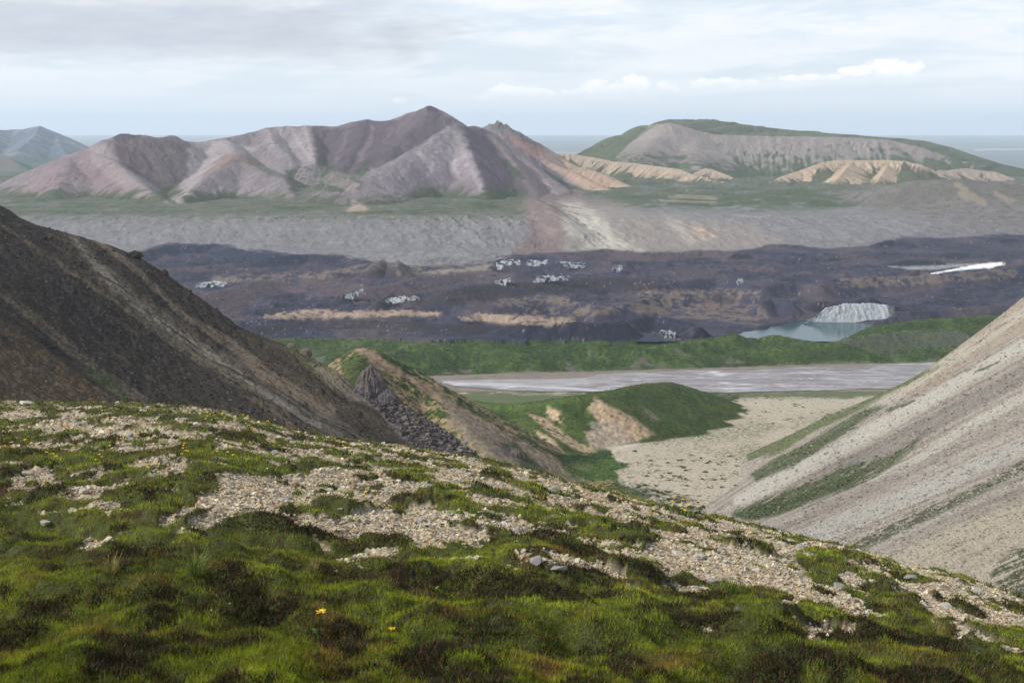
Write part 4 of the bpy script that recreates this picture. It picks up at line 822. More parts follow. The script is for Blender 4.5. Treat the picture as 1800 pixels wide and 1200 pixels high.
    p.on(sst(fbm(w / 2.2, a / 2.6, 2, 615), .45, .6), (0.02, 0.017, 0.017), .8); p.on(sst(fbm(w / 1.9, a / 2.2, 2, 616), .55, .7), (0.20, 0.17, 0.14), .6)
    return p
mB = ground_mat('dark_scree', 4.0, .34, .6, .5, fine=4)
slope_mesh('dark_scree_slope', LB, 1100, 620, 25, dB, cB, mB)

LC = [[(2150, 240, 1560), (1960, 390, 1520), (1800, 521, 1480), (1750, 560, 1465), (1700, 597, 1450), (1640, 641, 1430), (1600, 667, 1415), (1540, 695, 1400), (1460, 728, 1390), (1385, 765, 1370), (1330, 790, 1350), (1290, 810, 1330)],
      [(2200, 330, 1210), (2000, 465, 1170), (1800, 592, 1130), (1650, 682, 1100), (1530, 752, 1070), (1430, 802, 1040), (1350, 845, 1020), (1290, 882, 1000), (1250, 908, 980)],
      [(2250, 460, 1010), (2000, 590, 980), (1800, 700, 950), (1650, 775, 930), (1500, 850, 905), (1400, 895, 880), (1330, 925, 860), (1290, 955, 840)],
      [(2280, 620, 830), (2000, 735, 790), (1800, 812, 760), (1650, 870, 740), (1520, 925, 715), (1430, 965, 690), (1360, 1010, 660)],
      [(2300, 760, 640), (2000, 860, 600), (1800, 935, 570), (1700, 980, 550), (1600, 1040, 520), (1500, 1110, 490)],
      [(2330, 960, 480), (2000, 1080, 430), (1800, 1150, 400), (1700, 1210, 380), (1600, 1280, 360)]]
def dC(a, w, s, t_):
    lobe = 9 * np.exp(-((t_ - 1.05) / .28) ** 2) * (sst(s, .35, .9)) - 6 * np.exp(-((t_ - .55) / .25) ** 2) * sst(s, .5, .9) - 5 * np.exp(-((t_ - 1.75) / .3) ** 2) * sst(s, .3, .8)
    return lobe + 2.8 * fbm(w / 36, a / 400, 4, 621) + 1.1 * (rdg(w / 12, a / 260, 4, 622) - .4) + .5 * fbm(w / 5, a / 9, 4, 623) + .22 * fbm(w / 1.6, a / 1.8, 3, 624)
def cC(px, py, a, w, s, t_):
    nb = fbm(w / 40, a / 70, 4, 631); nc = fbm(w / 7, a / 12, 4, 632); st = fbm(w / 15, a / 330, 4, 633); s2 = fbm(w / 4.5, a / 150, 4, 634); nd = fbm(w / 1.7, a / 1.9, 2, 635)
    p = Paint(len(px), (0.33, 0.285, 0.245)); wx, wy = px + 6 * nb + 3 * nc, py + 4 * nb + 2 * nc
    p.on(sst(st, -.1, .4), (0.40, 0.36, 0.315), .7); p.on(sst(-st, .05, .4), (0.225, 0.195, 0.172), .8); p.on(sst(s2, .0, .5), (0.27, 0.235, 0.215), .6)
    p.on(inpoly(wx, wy, [(1820, 500), (1640, 635), (1540, 700), (1620, 690), (1700, 640), (1820, 570)], 8), (0.33, 0.265, 0.20), .7)
    for P, wd, c, k in (([(1800, 605), (1650, 690), (1500, 775), (1380, 835), (1300, 880)], [12, 12, 12, 14, 12], (0.46, 0.43, 0.38), .8),
                        ([(1800, 548), (1700, 615), (1600, 680), (1480, 750)], [10, 10, 8, 6], (0.43, 0.39, 0.33), .7),
                        ([(1800, 655), (1700, 710), (1600, 765), (1480, 820)], [18, 18, 18, 12], (0.205, 0.180, 0.162), .8),
                        ([(1800, 700), (1700, 750), (1600, 815), (1530, 845)], [9, 8, 10, 8], (0.44, 0.41, 0.36), .8),
                        ([(1800, 735), (1650, 805), (1540, 855), (1420, 900)], [10, 10, 12, 12], (0.26, 0.225, 0.20), .6),
                        ([(1800, 778), (1650, 850), (1520, 900), (1400, 950)], [16, 16, 18, 16], (0.40, 0.375, 0.345), .75)):
        p.on(stroke(px + 3 * nb, py + 3 * nb + nc, P, np.array(wd) * 1.2), c, k)
    p.on(sst(t_, 3.45, 3.7), (0.40, 0.345, 0.26), .7)
    G_, G2 = (0.055, 0.075, 0.024), (0.090, 0.115, 0.034)
    edge = sst(nc + .7 * s2, -1.1, -.55)
    p.on(inpoly(wx, wy, [(1315, 812), (1310, 795), (1360, 770), (1440, 735), (1520, 700), (1600, 660), (1660, 640), (1600, 672), (1520, 715), (1430, 760), (1370, 795)], 3) * edge, G2, .88)
    p.on(inpoly(wx, wy, [(1318, 832), (1360, 806), (1440, 764), (1520, 718), (1560, 712), (1500, 752), (1430, 795), (1380, 825), (1330, 848)], 4) * edge, G_, .88)
    p.on(inpoly(wx, wy, [(1288, 905), (1320, 885), (1400, 850), (1480, 822), (1560, 800), (1640, 750), (1600, 790), (1540, 840), (1450, 875), (1370, 905), (1310, 915)], 5) * sst(nc + s2, -.8, -.25), G_, .88)
    p.on(inpoly(wx, wy, [(1288, 908), (1330, 888), (1420, 865), (1520, 825), (1500, 850), (1400, 890), (1330, 915)], 4) * edge, (0.045, 0.062, 0.022), .8)
    p.on(stroke(wx, wy, [(1715, 655), (1740, 645), (1760, 634)], [3, 5, 2]), G_, .85); p.on(stroke(wx, wy, [(1560, 725), (1590, 710), (1605, 702)], [2, 4, 2]), G_, .8)
    p.on(stroke(wx, wy, [(1460, 985), (1520, 955), (1600, 915), (1680, 880), (1740, 850), (1810, 812)], [6, 12, 14, 14, 14, 14]) * sst(nc + nd, -.35, .0), (0.055, 0.065, 0.026), .9)
    p.on(inpoly(wx, wy, [(1740, 1010), (1760, 985), (1830, 945), (1900, 920), (1900, 1100), (1780, 1060)], 6) * sst(nc + s2 + .5 * nd, -.4, .0), (0.045, 0.058, 0.024), .9)
    p.on(sst(nc + nd, .35, .6) * sst(t_, 1.6, 2.4), (0.12, 0.11, 0.075), .6)
    p.on(stroke(wx, wy, [(1700, 612), (1722, 600), (1745, 580), (1780, 560)], [4, 5, 4, 2]) * sst(nc, -.2, .1), (0.15, 0.12, 0.10), .7)
    p.on(stroke(wx, wy, [(1675, 660), (1690, 652), (1708, 648)], 3), (0.14, 0.115, 0.10), .7)
    p.c = p.c * np.array([.78, .80, .80]); p.on(sst(nd, .45, .62), (0.11, 0.10, 0.085), .6); p.on(sst(-nd, .5, .65), (0.52, 0.48, 0.42), .5)
    return p
mC = ground_mat('pale_scree', 3.5, .24, .7, .5, fine=4)
slope_mesh('pale_scree_slope', LC, 1000, 720, 30, dC, cC, mC, drop=(60, -40))
# broad ground under everything that cannot be seen between the slopes
Xg, Yg = fan(-0.9, 0.9, 90, np.concatenate([[-60, -20, 0.1], np.geomspace(20, 2200, 80)])); Xg = np.where(Yg < 300, np.tile(np.linspace(-270, 270, 90), 83), Xg)
mesh_obj('ground', np.stack([Xg, Yg, zfan(np.maximum(Yg, 0)) - 14], 1), grid_faces(83, 90), mf, np.tile((0.3, 0.27, 0.23), (len(Xg), 1)), kind='structure')
# ================================================================== rock tower, talus, shrubs
import bmesh
rng = np.random.default_rng(3)
def crag(name, px, py_top, py_bot, wpx, Y, seed, c1, c2, label, cat, depth=.7, lean=0.0, parts=26):
    """craggy outcrop: an icosphere pressed into vertical ribs and broken ledges"""
    top, bot = wp(px, py_top, Y), wp(px, py_bot, Y); H = top[2] - bot[2]; W_ = wpx / F * Y / 2
    bm = bmesh.new(); bmesh.ops.create_icosphere(bm, subdivisions=6, radius=1.0)
    V = np.array([v.co for v in bm.verts]); Fc = np.array([[v.index for v in f.verts] for f in bm.faces]); bm.free()
    th = np.arctan2(V[:, 1], V[:, 0]); h = (V[:, 2] + 1) / 2; rs = np.random.default_rng(seed)
    prof = np.clip(1.10 - .55 * h ** 2.4, .05, 2); r = np.sqrt(np.maximum(1 - V[:, 2] ** 2, 0)) ** .35 * prof * (1 - h ** 8 * .6)
    r = r * (1 + .30 * rdg(th * 1.6 + seed, h * 1.3, 4, seed) - .12 + .12 * np.round(fbm(th * 1.3, h * 5, 3, seed + 1) * 4) / 4)
    hz_ = h + .10 * rdg(V[:, 0] * 2.2 + seed, V[:, 1] * 2.2, 4, seed + 2) * (h > .6)
    P = np.stack([np.cos(th) * r * W_ + lean * h * W_, np.sin(th) * r * W_ * depth, hz_ * H * 1.02], 1)
    n = fbm(th * 3, h * 7, 4, seed + 4); p = Paint(len(P), c1); p.on(sst(n, .0, .35), c2, .8); p.on(sst(-n, .15, .45), (0.05, 0.045, 0.05), .8); p.on(sst(fbm(th * 4, h * 4, 3, seed + 6), .25, .4), (0.22, 0.16, 0.09), .5)
    o = mesh_obj(name, P, Fc, mcr, p.c, smooth=False); o.location = (bot[0], bot[1], bot[2]); return tag(o, label, cat)
mcr = ground_mat('crag_rock', 3.0, .35, .9, .6, fine=4)
crag('rock_tower', 653, 648, 712, 50, 902, 4, (0.16, 0.14, 0.145), (0.095, 0.085, 0.095), 'dark craggy rock tower standing at the lower edge of the dark slope', 'rock outcrop')
crag('rock_outcrop', 688, 688, 722, 38, 893, 9, (0.13, 0.12, 0.13), (0.10, 0.09, 0.10), 'lower broken rock shoulder right of the dark rock tower', 'rock outcrop', lean=-.4)
crag('rock_outcrop', 512, 603, 614, 15, 948, 12, (0.24, 0.21, 0.17), (0.16, 0.14, 0.12), 'small pale crag on the crest of the dark slope above the green flats', 'rock outcrop')
crag('rock_outcrop', 538, 612, 628, 20, 940, 15, (0.20, 0.17, 0.14), (0.14, 0.12, 0.10), 'second small pale crag on the crest just above the rock tower', 'rock outcrop')
crag('rock_outcrop', 238, 441, 453, 24, 1011, 18, (0.05, 0.038, 0.036), (0.035, 0.028, 0.028), 'black crag on the upper crest of the dark slope', 'rock outcrop')
crag('rock_outcrop', 290, 474, 486, 12, 1003, 22, (0.06, 0.05, 0.04), (0.04, 0.032, 0.03), 'small dark knob on the crest below the black crag', 'rock outcrop')
crag('rock_outcrop', 868, 781, 806, 28, 1100, 25, (0.13, 0.115, 0.11), (0.09, 0.08, 0.08), 'dark rock outcrop at the foot of the tan spur above its green gully', 'rock outcrop')
crag('rock_outcrop', 912, 790, 815, 30, 1090, 28, (0.15, 0.125, 0.11), (0.10, 0.085, 0.08), 'brown rock outcrop on the right bank of the green gully below the tan spur', 'rock outcrop', lean=-.3)
CUBE0 = np.array([[x, y, zc] for x in (-1, 1) for y in (-1, 1) for zc in (-1, 1)], float); CF0 = np.array([[0, 1, 3, 2], [4, 6, 7, 5], [0, 4, 5, 1], [2, 3, 7, 6], [0, 2, 6, 4], [1, 5, 7, 3]])
Vb, bx_, by_ = SURF['dark_scree_slope']
m_ = inpoly(bx_ + 4 * gn(bx_ / 9, by_ / 9, 5), by_, [(632, 690), (680, 694), (712, 714), (780, 752), (850, 802), (900, 840), (800, 830), (745, 800), (705, 762), (668, 722), (645, 705)], 2) > .6
idx = rng.choice(np.where(m_)[0], min(4200, m_.sum()), replace=False); n = len(idx); J = CUBE0[None] * (1 - .6 * rng.random((n, 8, 3))); r = .22 + 2.2 * rng.random(n) ** 9; th = rng.random(n) * 6.28
c, s = np.cos(th)[:, None], np.sin(th)[:, None]; x, y = J[:, :, 0] * c - J[:, :, 1] * s, J[:, :, 0] * s + J[:, :, 1] * c
V = (np.stack([x, y, J[:, :, 2] * .8], 2) * r[:, None, None] + Vb[idx][:, None] + np.array([0, 0, .25])).reshape(-1, 3)
cs = (np.array([[.105, .092, .09], [.16, .145, .14], [.07, .062, .064], [.15, .12, .095]])[rng.choice(4, n, p=[.45, .2, .25, .1])] * (.7 + .5 * rng.random(n))[:, None])
mesh_obj('talus', V, (CF0[None] + 8 * np.arange(n)[:, None, None]).reshape(-1, 4), mcr, np.repeat(cs, 8, 0), smooth=False, kind='stuff')
# shrubs on the fan
msh = bpy.data.materials.new('shrub_leaf'); msh.use_nodes = True; t = NT(msh.node_tree)
at = t.new('ShaderNodeAttribute', attribute_name='Col'); p = t.new('ShaderNodeBsdfPrincipled'); t.put(p, 'Base Color', at.outputs[0]); t.put(p, 'Roughness', .8); t.put(p, 'Specular IOR Level', .1)
t.l.new(p.outputs[0], t.new('ShaderNodeOutputMaterial').inputs[0])
def shrub_mesh(seed, n=170, rx=1.7, rz=.85):
    r_ = np.random.default_rng(seed); k = 5; cen = r_.normal(0, .5, (k, 2)) * rx; rad = (.35 + .4 * r_.random(k)) * rx; i = r_.integers(0, k, n)
    d = r_.normal(0, 1, (n, 3)); d /= np.linalg.norm(d, axis=1)[:, None]; d[:, 2] = np.abs(d[:, 2]); P = d * rad[i][:, None] * (.75 + .3 * r_.random(n))[:, None]; P[:, 2] *= rz / rx * 1.3; P[:, :2] += cen[i]
    V = P[:, None] + r_.normal(0, .16, (n, 3, 3)); c = np.array([.038, .056, .022]) * (.6 + .8 * r_.random(n))[:, None]
    return V.reshape(-1, 3), np.arange(3 * n).reshape(n, 3), np.repeat(c, 3, 0)
sh = [mesh_obj('shrub', *shrub_mesh(s)[:2], msh, shrub_mesh(s)[2], smooth=False) for s in (1, 2, 3, 4)]; su = [0] * 4
fx, fy = proj(Xf, Yf, zf); okf = mk < .3
zones = [([(1240, 692), (1560, 700), (1500, 730), (1380, 750), (1200, 770), (1100, 800), (1090, 790), (1170, 740)], 60, 'low dark shrub dotted over the pale gravel fan', 'shrubs dotted over the gravel fan'),
         ([(1085, 860), (1130, 850), (1200, 868), (1262, 900), (1262, 925), (1180, 915), (1100, 885)], 110, 'dark willow shrub in the thicket at the near end of the gravel fan', 'shrubs in the thicket at the near end of the fan'),
         ([(1120, 800), (1300, 800), (1290, 880), (1180, 870), (1090, 850)], 60, 'low dark shrub dotted over the pale gravel fan', 'shrubs dotted over the gravel fan'),
         ([(1180, 700), (1300, 692), (1300, 705), (1240, 725), (1160, 765), (1130, 765)], 55, 'dark shrub along the foot of the grassy hill beside the gravel fan', 'shrubs along the foot of the grassy hill')]
for P, n, lb, gp in zones:
    c_ = np.where((inpoly(fx, fy, P, 2) > .5) & okf)[0]
    for i in rng.choice(c_, n, replace=False):
        k = int(rng.integers(4)); q = sh[k].copy() if su[k] else sh[k]
        if su[k]: col.objects.link(q)
        su[k] = 1; sc = rng.uniform(.8, 2.0); q.location = (Xf[i], Yf[i], zf[i] - .05); q.scale = (sc * 1.15, sc * 1.1, sc); q.rotation_euler = (0, 0, rng.uniform(0, 6.28)); tag(q, lb, 'shrub', gp)

# grit: loose blocks on the scree and scrub on the green ground, seen as masses
def blocks(name, P, r, cs, mat):
    n = len(P); J = CUBE0[None] * (1 - .6 * rng.random((n, 8, 3))); th = rng.random(n) * 6.28; c, s = np.cos(th)[:, None], np.sin(th)[:, None]
    x, y = J[:, :, 0] * c - J[:, :, 1] * s, J[:, :, 0] * s + J[:, :, 1] * c
    V = (np.stack([x, y, J[:, :, 2] * .75], 2) * r[:, None, None] + P[:, None] + np.array([0, 0, .12])).reshape(-1, 3)
    mesh_obj(name, V, (CF0[None] + 8 * np.arange(n)[:, None, None]).reshape(-1, 4), mat, np.repeat(cs, 8, 0), smooth=False, kind='stuff')
mst = ground_mat('scree_block', 2.0, .2, .4, .3, fine=4)
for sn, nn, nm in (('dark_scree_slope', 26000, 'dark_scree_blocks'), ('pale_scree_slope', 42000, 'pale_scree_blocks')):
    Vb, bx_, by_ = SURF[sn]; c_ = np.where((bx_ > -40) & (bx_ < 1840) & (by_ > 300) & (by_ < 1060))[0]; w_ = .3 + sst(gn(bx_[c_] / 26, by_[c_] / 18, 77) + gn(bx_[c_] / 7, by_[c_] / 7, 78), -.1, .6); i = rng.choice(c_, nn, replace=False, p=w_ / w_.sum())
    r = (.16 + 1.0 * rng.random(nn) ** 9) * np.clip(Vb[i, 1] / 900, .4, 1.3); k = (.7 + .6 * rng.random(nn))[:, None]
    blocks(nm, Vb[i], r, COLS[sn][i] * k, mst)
def scrub(name, P, size, cs, nt=3):
    n = len(P); Pn = np.repeat(P, nt, 0); sz = np.repeat(size, nt)
    V = Pn[:, None] + rng.normal(0, 1, (n * nt, 3, 3)) * sz[:, None, None] * np.array([.6, .6, .45]) + np.array([0, 0, .35]) * sz[:, None, None]
    mesh_obj(name, V.reshape(-1, 3), np.arange(3 * n * nt).reshape(-1, 3), msh, np.repeat(np.repeat(cs, nt, 0) * (.75 + .5 * rng.random(n * nt))[:, None], 3, 0), smooth=False, kind='stuff')
c_ = np.where((MORM > .5) & (P_.c[:, 1] > P_.c[:, 0] * 1.12))[0]; i = rng.choice(c_, min(60000, len(c_)), replace=False); n = len(i)
q = np.stack([Xe[i] + rng.normal(0, 1.2, n), Ye[i] + rng.normal(0, 2, n), ZE[i]], 1)
kd = sst(1.2 * fbm(Xe[i] / 48, Ye[i] / 36, 4, 88) + .3 * rng.standard_normal(n), -.35, .4)[:, None]
scrub('willow_scrub', q, .8 + 1.1 * rng.random(n) ** 2, np.array([.024, .046, .014]) * (1 - kd) + np.array([.105, .160, .030]) * kd)
hg_ = (mk > .6) & (p_fan[:, 1] > p_fan[:, 0] * 1.15); c_ = np.where(hg_)[0]; i = rng.choice(c_, min(60000, len(c_)), replace=False); n = len(i)
kd = sst(fbm(Xf[i] / 20, Yf[i] / 20, 3, 89) + .3 * rng.standard_normal(n), -.35, .4)[:, None]
scrub('hill_scrub', np.stack([Xf[i], Yf[i], zf[i]], 1), .3 + .75 * rng.random(n) ** 3, np.array([.026, .046, .013]) * (1 - kd) + np.array([.085, .120, .030]) * kd)
# ================================================================== near ridge: tundra and frost-sorted gravel
rng = np.random.default_rng(7); random.seed(7)
CPX = [-400, 0, 200, 330, 400, 450, 520, 600, 700, 800, 900, 1000, 1100, 1200, 1300, 1400, 1500, 1600, 1700, 1800, 2200]
CPY = [712, 708, 711, 716, 726, 741, 760, 775, 787, 802, 821, 850, 873, 903, 920, 947, 966, 998, 1017, 1052, 1180]
CTAN = [ang(y) for y in CPY]
def fgbase(X, Y):
    Yc = np.maximum(Y, .3); px = 900 + F * (X / Yc) * .965
    px = 900 + np.clip(px - 900, -1300, 1300)
    tn = np.interp(px + 0 * Y, CPX, CTAN); Rc = np.interp(px, [-400, 0, 400, 800, 1200, 1800, 2200], [34, 31, 26, 21, 17, 13.5, 12]); h_ = 1.62
    s_ = tn - 2 * h_ / Rc; k_ = h_ / Rc ** 2; w = sst(Y, 0, 4); s_ = s_ * w + .13 * (1 - w); k_ = k_ * w + .004 * (1 - w)
    Yl = (.62 - s_) / (2 * k_); Yq = np.minimum(Y, Yl)
    return -(h_ + s_ * Yq + k_ * Yq ** 2) - np.maximum(Y - Yl, 0) * .62
LPX, LPY = [-400, 0, 300, 600, 900, 1200, 1500, 1800, 2200], [850, 872, 888, 925, 955, 1000, 1048, 1105, 1160]
def greenness(X, Y, px=None, py=None):
    if px is None: px, py = proj(X, Y, fgbase(X, Y))
    n = .62 * fbm(X / 1.05, Y / 1.5, 4, 701, .55) + 1.15 * fbm(X / .40, Y / .62, 4, 702, .6)
    dv = (py - np.interp(px, LPX, LPY)) / 60.0
    g = n + np.clip(dv * .42, -.20, 1.2) + .12 + .13 * (1 - sst(px, 450, 700)) * (dv < 0)
    wx, wy = px + 26 * n, py + 7 * n
    for P, k in (([(350, 875), (470, 870), (560, 888), (540, 905), (420, 925), (330, 922), (400, 900), (350, 888)], -.9), ([(60, 905), (130, 900), (215, 908), (200, 920), (90, 922)], -.8),
                 ([(120, 868), (160, 858), (190, 864), (170, 880), (125, 878)], -.9), ([(215, 782), (330, 790), (320, 800), (210, 798)], -.5), ([(190, 740), (420, 748), (380, 765), (60, 760), (70, 745)], -.35),
                 ([(380, 845), (520, 840), (560, 860), (480, 875), (400, 865)], -.5), ([(540, 945), (590, 950), (585, 968), (540, 962)], -.9), ([(640, 905), (790, 925), (790, 950), (690, 938), (600, 925)], -.6),
                 ([(915, 985), (990, 992), (1100, 1018), (1060, 1032), (960, 1008), (915, 995)], -1.1), ([(1150, 960), (1260, 990), (1420, 1030), (1460, 1060), (1330, 1035), (1200, 1010), (1130, 985)], -.6),
                 ([(1300, 1005), (1420, 1010), (1560, 1070), (1440, 1060), (1330, 1035)], -.5), ([(1690, 1085), (1800, 1100), (1800, 1125), (1720, 1110)], -.8),
                 ([(0, 790), (230, 800), (380, 780), (360, 815), (120, 825), (0, 820)], .35), ([(640, 830), (900, 850), (1000, 910), (840, 880), (650, 850)], .1), ([(720, 860), (900, 900), (860, 925), (700, 885)], .4)):
        g = g + k * inpoly(wx, wy, P, 7)
    return g
def fg_z(X, Y, g=None):
    if g is None: g = greenness(X, Y)
    m = sst(g, -.05, .22); fade = 1 / (1 + (Y / 40) ** 2)
    hum = .06 * fbm(X / 1.1, Y / 1.2, 3, 711) + .045 * fbm(X / .33, Y / .33, 3, 712) + 03e-2 * (rdg(X / .75, Y / .85, 2, 713) - .3) * m
    near = 1 - sst(Y, 7, 14)
    return fgbase(X, Y) + hum + m * (.026 + .03 * fbm(X / .28, Y / .3, 2, 714)) + near * .10 * m * fbm(X / .6, Y / .65, 3, 715) + (1 - m) * .012 * fbm(X / .07, Y / .07, 2, 716)
NC = 1250
Yrows = np.concatenate([np.linspace(-6, 2.6, 40, endpoint=False), np.geomspace(2.6, 48, 640, endpoint=False), np.geomspace(48, 420, 70)])
A_ = np.linspace(-.58, .58, NC); Xn = (A_[None, :] * np.maximum(Yrows, 2.6)[:, None]); Xn = Xn * np.where(Yrows < 2.6, 1 + (2.6 - Yrows) * .8, 1)[:, None]
Yn = np.repeat(Yrows[:, None], NC, 1); Xn, Yn = Xn.ravel(), Yn.ravel()
gG = greenness(Xn, Yn); zn = fg_z(Xn, Yn, gG)
p = Paint(len(Xn), (0.37, 0.31, 0.225)); n1 = fbm(Xn / .5, Yn / .5, 4, 721); n2 = fbm(Xn / .09, Yn / .09, 3, 722); n3 = fbm(Xn / 1.6, Yn / 1.6, 3, 723)
p.on(sst(n2, 0, .5), (0.47, 0.42, 0.34), .7); p.on(sst(n1 - n2, .1, .6), (0.25, 0.19, 0.13), .6)
mm = sst(gG, -.06, .10); p.on(np.exp(-((gG + .0) / .10) ** 2) * sst(n1, -.1, .4), (0.055, 0.035, 0.028), .85)
p.on(mm, (0.040, 0.050, 0.014), .96); p.on(mm * sst(n3 + n2, .05, .4), (0.030, 0.018, 0.014), .9)
mn = ground_mat('near_soil', .22, .35, .7, .02, fine=5)
o = mesh_obj('near_ground', np.stack([Xn, Yn, zn], 1), grid_faces(len(Yrows), NC), mn, p.c, kind='structure')

def hit(px, py):
    """where the ray of each pixel meets the near ridge (nan beyond its crest)"""
    px, py = np.atleast_1d(px).astype(float), np.atleast_1d(py).astype(float); u, v = (px - 900) / F, (600 - py) / F
    kx, kz = u / (cp + v * sp), (-sp + v * cp) / (cp + v * sp); Y = np.full(px.shape, 2.5); done = np.zeros(px.shape, bool)
    for it in range(260):
        zz_ = fg_z(kx * Y, Y); below = kz * Y <= zz_; done |= below; Y = np.where(done, Y, Y * 1.013)
        if done.all(): break
    Y = np.where(done, Y * .9935, np.nan); return kx * Y, Y, fg_z(kx * Y, np.nan_to_num(Y, nan=5.0))

def sample(n, y0, y1, power=1.0, aw=.50):
    """points on the ridge, denser near the camera"""
    u = rng.random(n); Y = 1 / (1 / y0 + u * (1 / y1 - 1 / y0)); X = (rng.random(n) * 2 - 1) * aw * Y
    return X, Y
# ---- grass and heath as real blades
def blades(X, Y, z, hgt, wid, lean, colr):
    n = len(X); th = rng.random(n) * 6.283; ph = rng.random(n) * 6.283
    bx, by = np.cos(th) * wid, np.sin(th) * wid; lx_, ly_ = np.cos(ph) * lean * hgt, np.sin(ph) * lean * hgt
    V = np.empty((n, 3, 3)); V[:, 0] = np.stack([X - bx, Y - by, z - .01], 1); V[:, 1] = np.stack([X + bx, Y + by, z - .01], 1)
    V[:, 2] = np.stack([X + lx_, Y + ly_, z + hgt], 1)
    return V.reshape(-1, 3), np.arange(3 * n).reshape(n, 3), np.repeat(colr, 3, 0)
def leaf_mat(name, amp=.25):
    m = bpy.data.materials.new(name); m.use_nodes = True; t = NT(m.node_tree)
    at = t.new('ShaderNodeAttribute', attribute_name='Col'); p = t.new('ShaderNodeBsdfPrincipled')
    t.put(p, 'Base Color', at.outputs[0]); t.put(p, 'Roughness', .7); t.put(p, 'Specular IOR Level', .12)
    tr = t.new('ShaderNodeBsdfTranslucent'); t.put(tr, 'Color', at.outputs[0]); mx = t.new('ShaderNodeMixShader'); t.put(mx, 0, .25)
    t.l.new(p.outputs[0], mx.inputs[1]); t.l.new(tr.outputs[0], mx.inputs[2]); t.l.new(mx.outputs[0], t.new('ShaderNodeOutputMaterial').inputs[0]); return m
ml_ = leaf_mat('foliage')
X, Y = sample(1300000, 3.3, 46); g = greenness(X, Y); k = g > .03 + .1 * rng.random(len(g)); X, Y, g = X[k], Y[k], g[k]
z = fg_z(X, Y, g); px_, py_ = proj(X, Y, z)
hea = 1.15 * fbm(X / .62, Y / .7, 4, 731) + .45 * fbm(X / .16, Y / .16, 3, 732) + .18 * sst(py_, 980, 1180) - .0
isH = hea > .34 + .12 * rng.standard_normal(len(X))
dry = fbm(X / .5, Y / .55, 3, 733) + .3 * rng.standard_normal(len(X))
bri = .9 * fbm(X / .8, Y / .9, 3, 734) + .9 * fbm(X / .17, Y / .2, 3, 735) + .22 * rng.standard_normal(len(X))
cg = np.array([0.175, 0.215, 0.016]) + np.clip(bri, -.66, 1)[:, None] * np.array([0.22, 0.26, 0.012]); cg = np.maximum(cg, .008)
dm = sst(dry, .30, .8)[:, None]; cg = cg * (1 - dm) + np.array([0.28, 0.15, 0.045]) * dm
tn_ = (rng.random(len(X)) < .05)[:, None]; cg = np.where(tn_, np.array([0.30, 0.25, 0.12]), cg)
s_ = np.clip(Y[~isH] / 9, .8, 2.6); nG = (~isH).sum()
V, f_, c_ = blades(X[~isH], Y[~isH], z[~isH], (.012 + .024 * rng.random(nG) ** 1.8) * np.clip(s_, .9, 1.4), .0017 * s_ * (1 + rng.random(nG)), .75 * rng.random(nG) + .1, cg[~isH])
mesh_obj('grass', V, f_, ml_, c_, smooth=False, kind='stuff')
nH = isH.sum(); ch = np.array([0.050, 0.033, 0.024]) * (0.4 + rng.random(nH))[:, None]; gr = (rng.random(nH) < .30)[:, None]; ch = np.where(gr, np.array([0.045, 0.075, 0.018]), ch)
rd = (rng.random(nH) < .07)[:, None]; ch = np.where(rd, np.array([0.17, 0.075, 0.03]), ch); s_ = np.clip(Y[isH] / 8, .8, 3)
V, f_, c_ = blades(X[isH], Y[isH], z[isH], .012 + .026 * rng.random(nH), .0032 * s_ * (1 + rng.random(nH)), 1.3 * rng.random(nH), ch)
mesh_obj('heath', V, f_, ml_, c_, smooth=False, kind='stuff')
# ---- small stones
CUBE = np.array([[x, y, zc] for x in (-1, 1) for y in (-1, 1) for zc in (-1, 1)], float); CF = np.array([[0, 1, 3, 2], [4, 6, 7, 5], [0, 4, 5, 1], [2, 3, 7, 6], [0, 2, 6, 4], [1, 5, 7, 3]])
def stones(X, Y, z, r, colr, flat=.55):
    n = len(X); J = CUBE[None] * (1 - .55 * rng.random((n, 8, 3))); J[:, :, 2] *= flat; J[:, :, 0] *= (1 + .5 * rng.random(n))[:, None]
    th = rng.random(n) * 6.283; c, s = np.cos(th)[:, None], np.sin(th)[:, None]; ti = rng.standard_normal((n, 2)) * .35
    x, y = J[:, :, 0] * c - J[:, :, 1] * s, J[:, :, 0] * s + J[:, :, 1] * c; zc = J[:, :, 2] + x * ti[:, :1] + y * ti[:, 1:]
    V = np.stack([x, y, zc], 2) * r[:, None, None] + np.stack([X, Y, z + r * flat * .35], 1)[:, None]
    return V.reshape(-1, 3), (CF[None] + 8 * np.arange(n)[:, None, None]).reshape(-1, 4), np.repeat(colr, 8, 0)
X, Y = sample(700000, 4.0, 48); g = greenness(X, Y); k = g < .02 + .10 * rng.random(len(g)) ** 2; X, Y, g = X[k], Y[k], g[k]; z = fg_z(X, Y, g)
n = len(X); r = (.0058 + .0125 * rng.random(n) ** 3.5) * np.clip(Y / 14, .8, 1.35)
r = r * (1 + .8 * sst(fbm(X / .9, Y / .9, 2, 741), .15, .5))
pal_ = np.array([[.48, .43, .35], [.55, .52, .45], [.42, .39, .35], [.46, .36, .23], [.36, .25, .16], [.30, .27, .25], [.62, .60, .55]])
cs = pal_[rng.choice(7, n, p=[.28, .20, .15, .15, .08, .08, .06])] * (.56 + .42 * rng.random(n))[:, None] * np.array([1.04, .99, .88])
V, f_, c_ = stones(X, Y, z, r, cs)
ms = ground_mat('stone', .05, .16, .5, .004, fine=4)
mesh_obj('gravel', V, f_, ms, c_, smooth=False, kind='stuff')

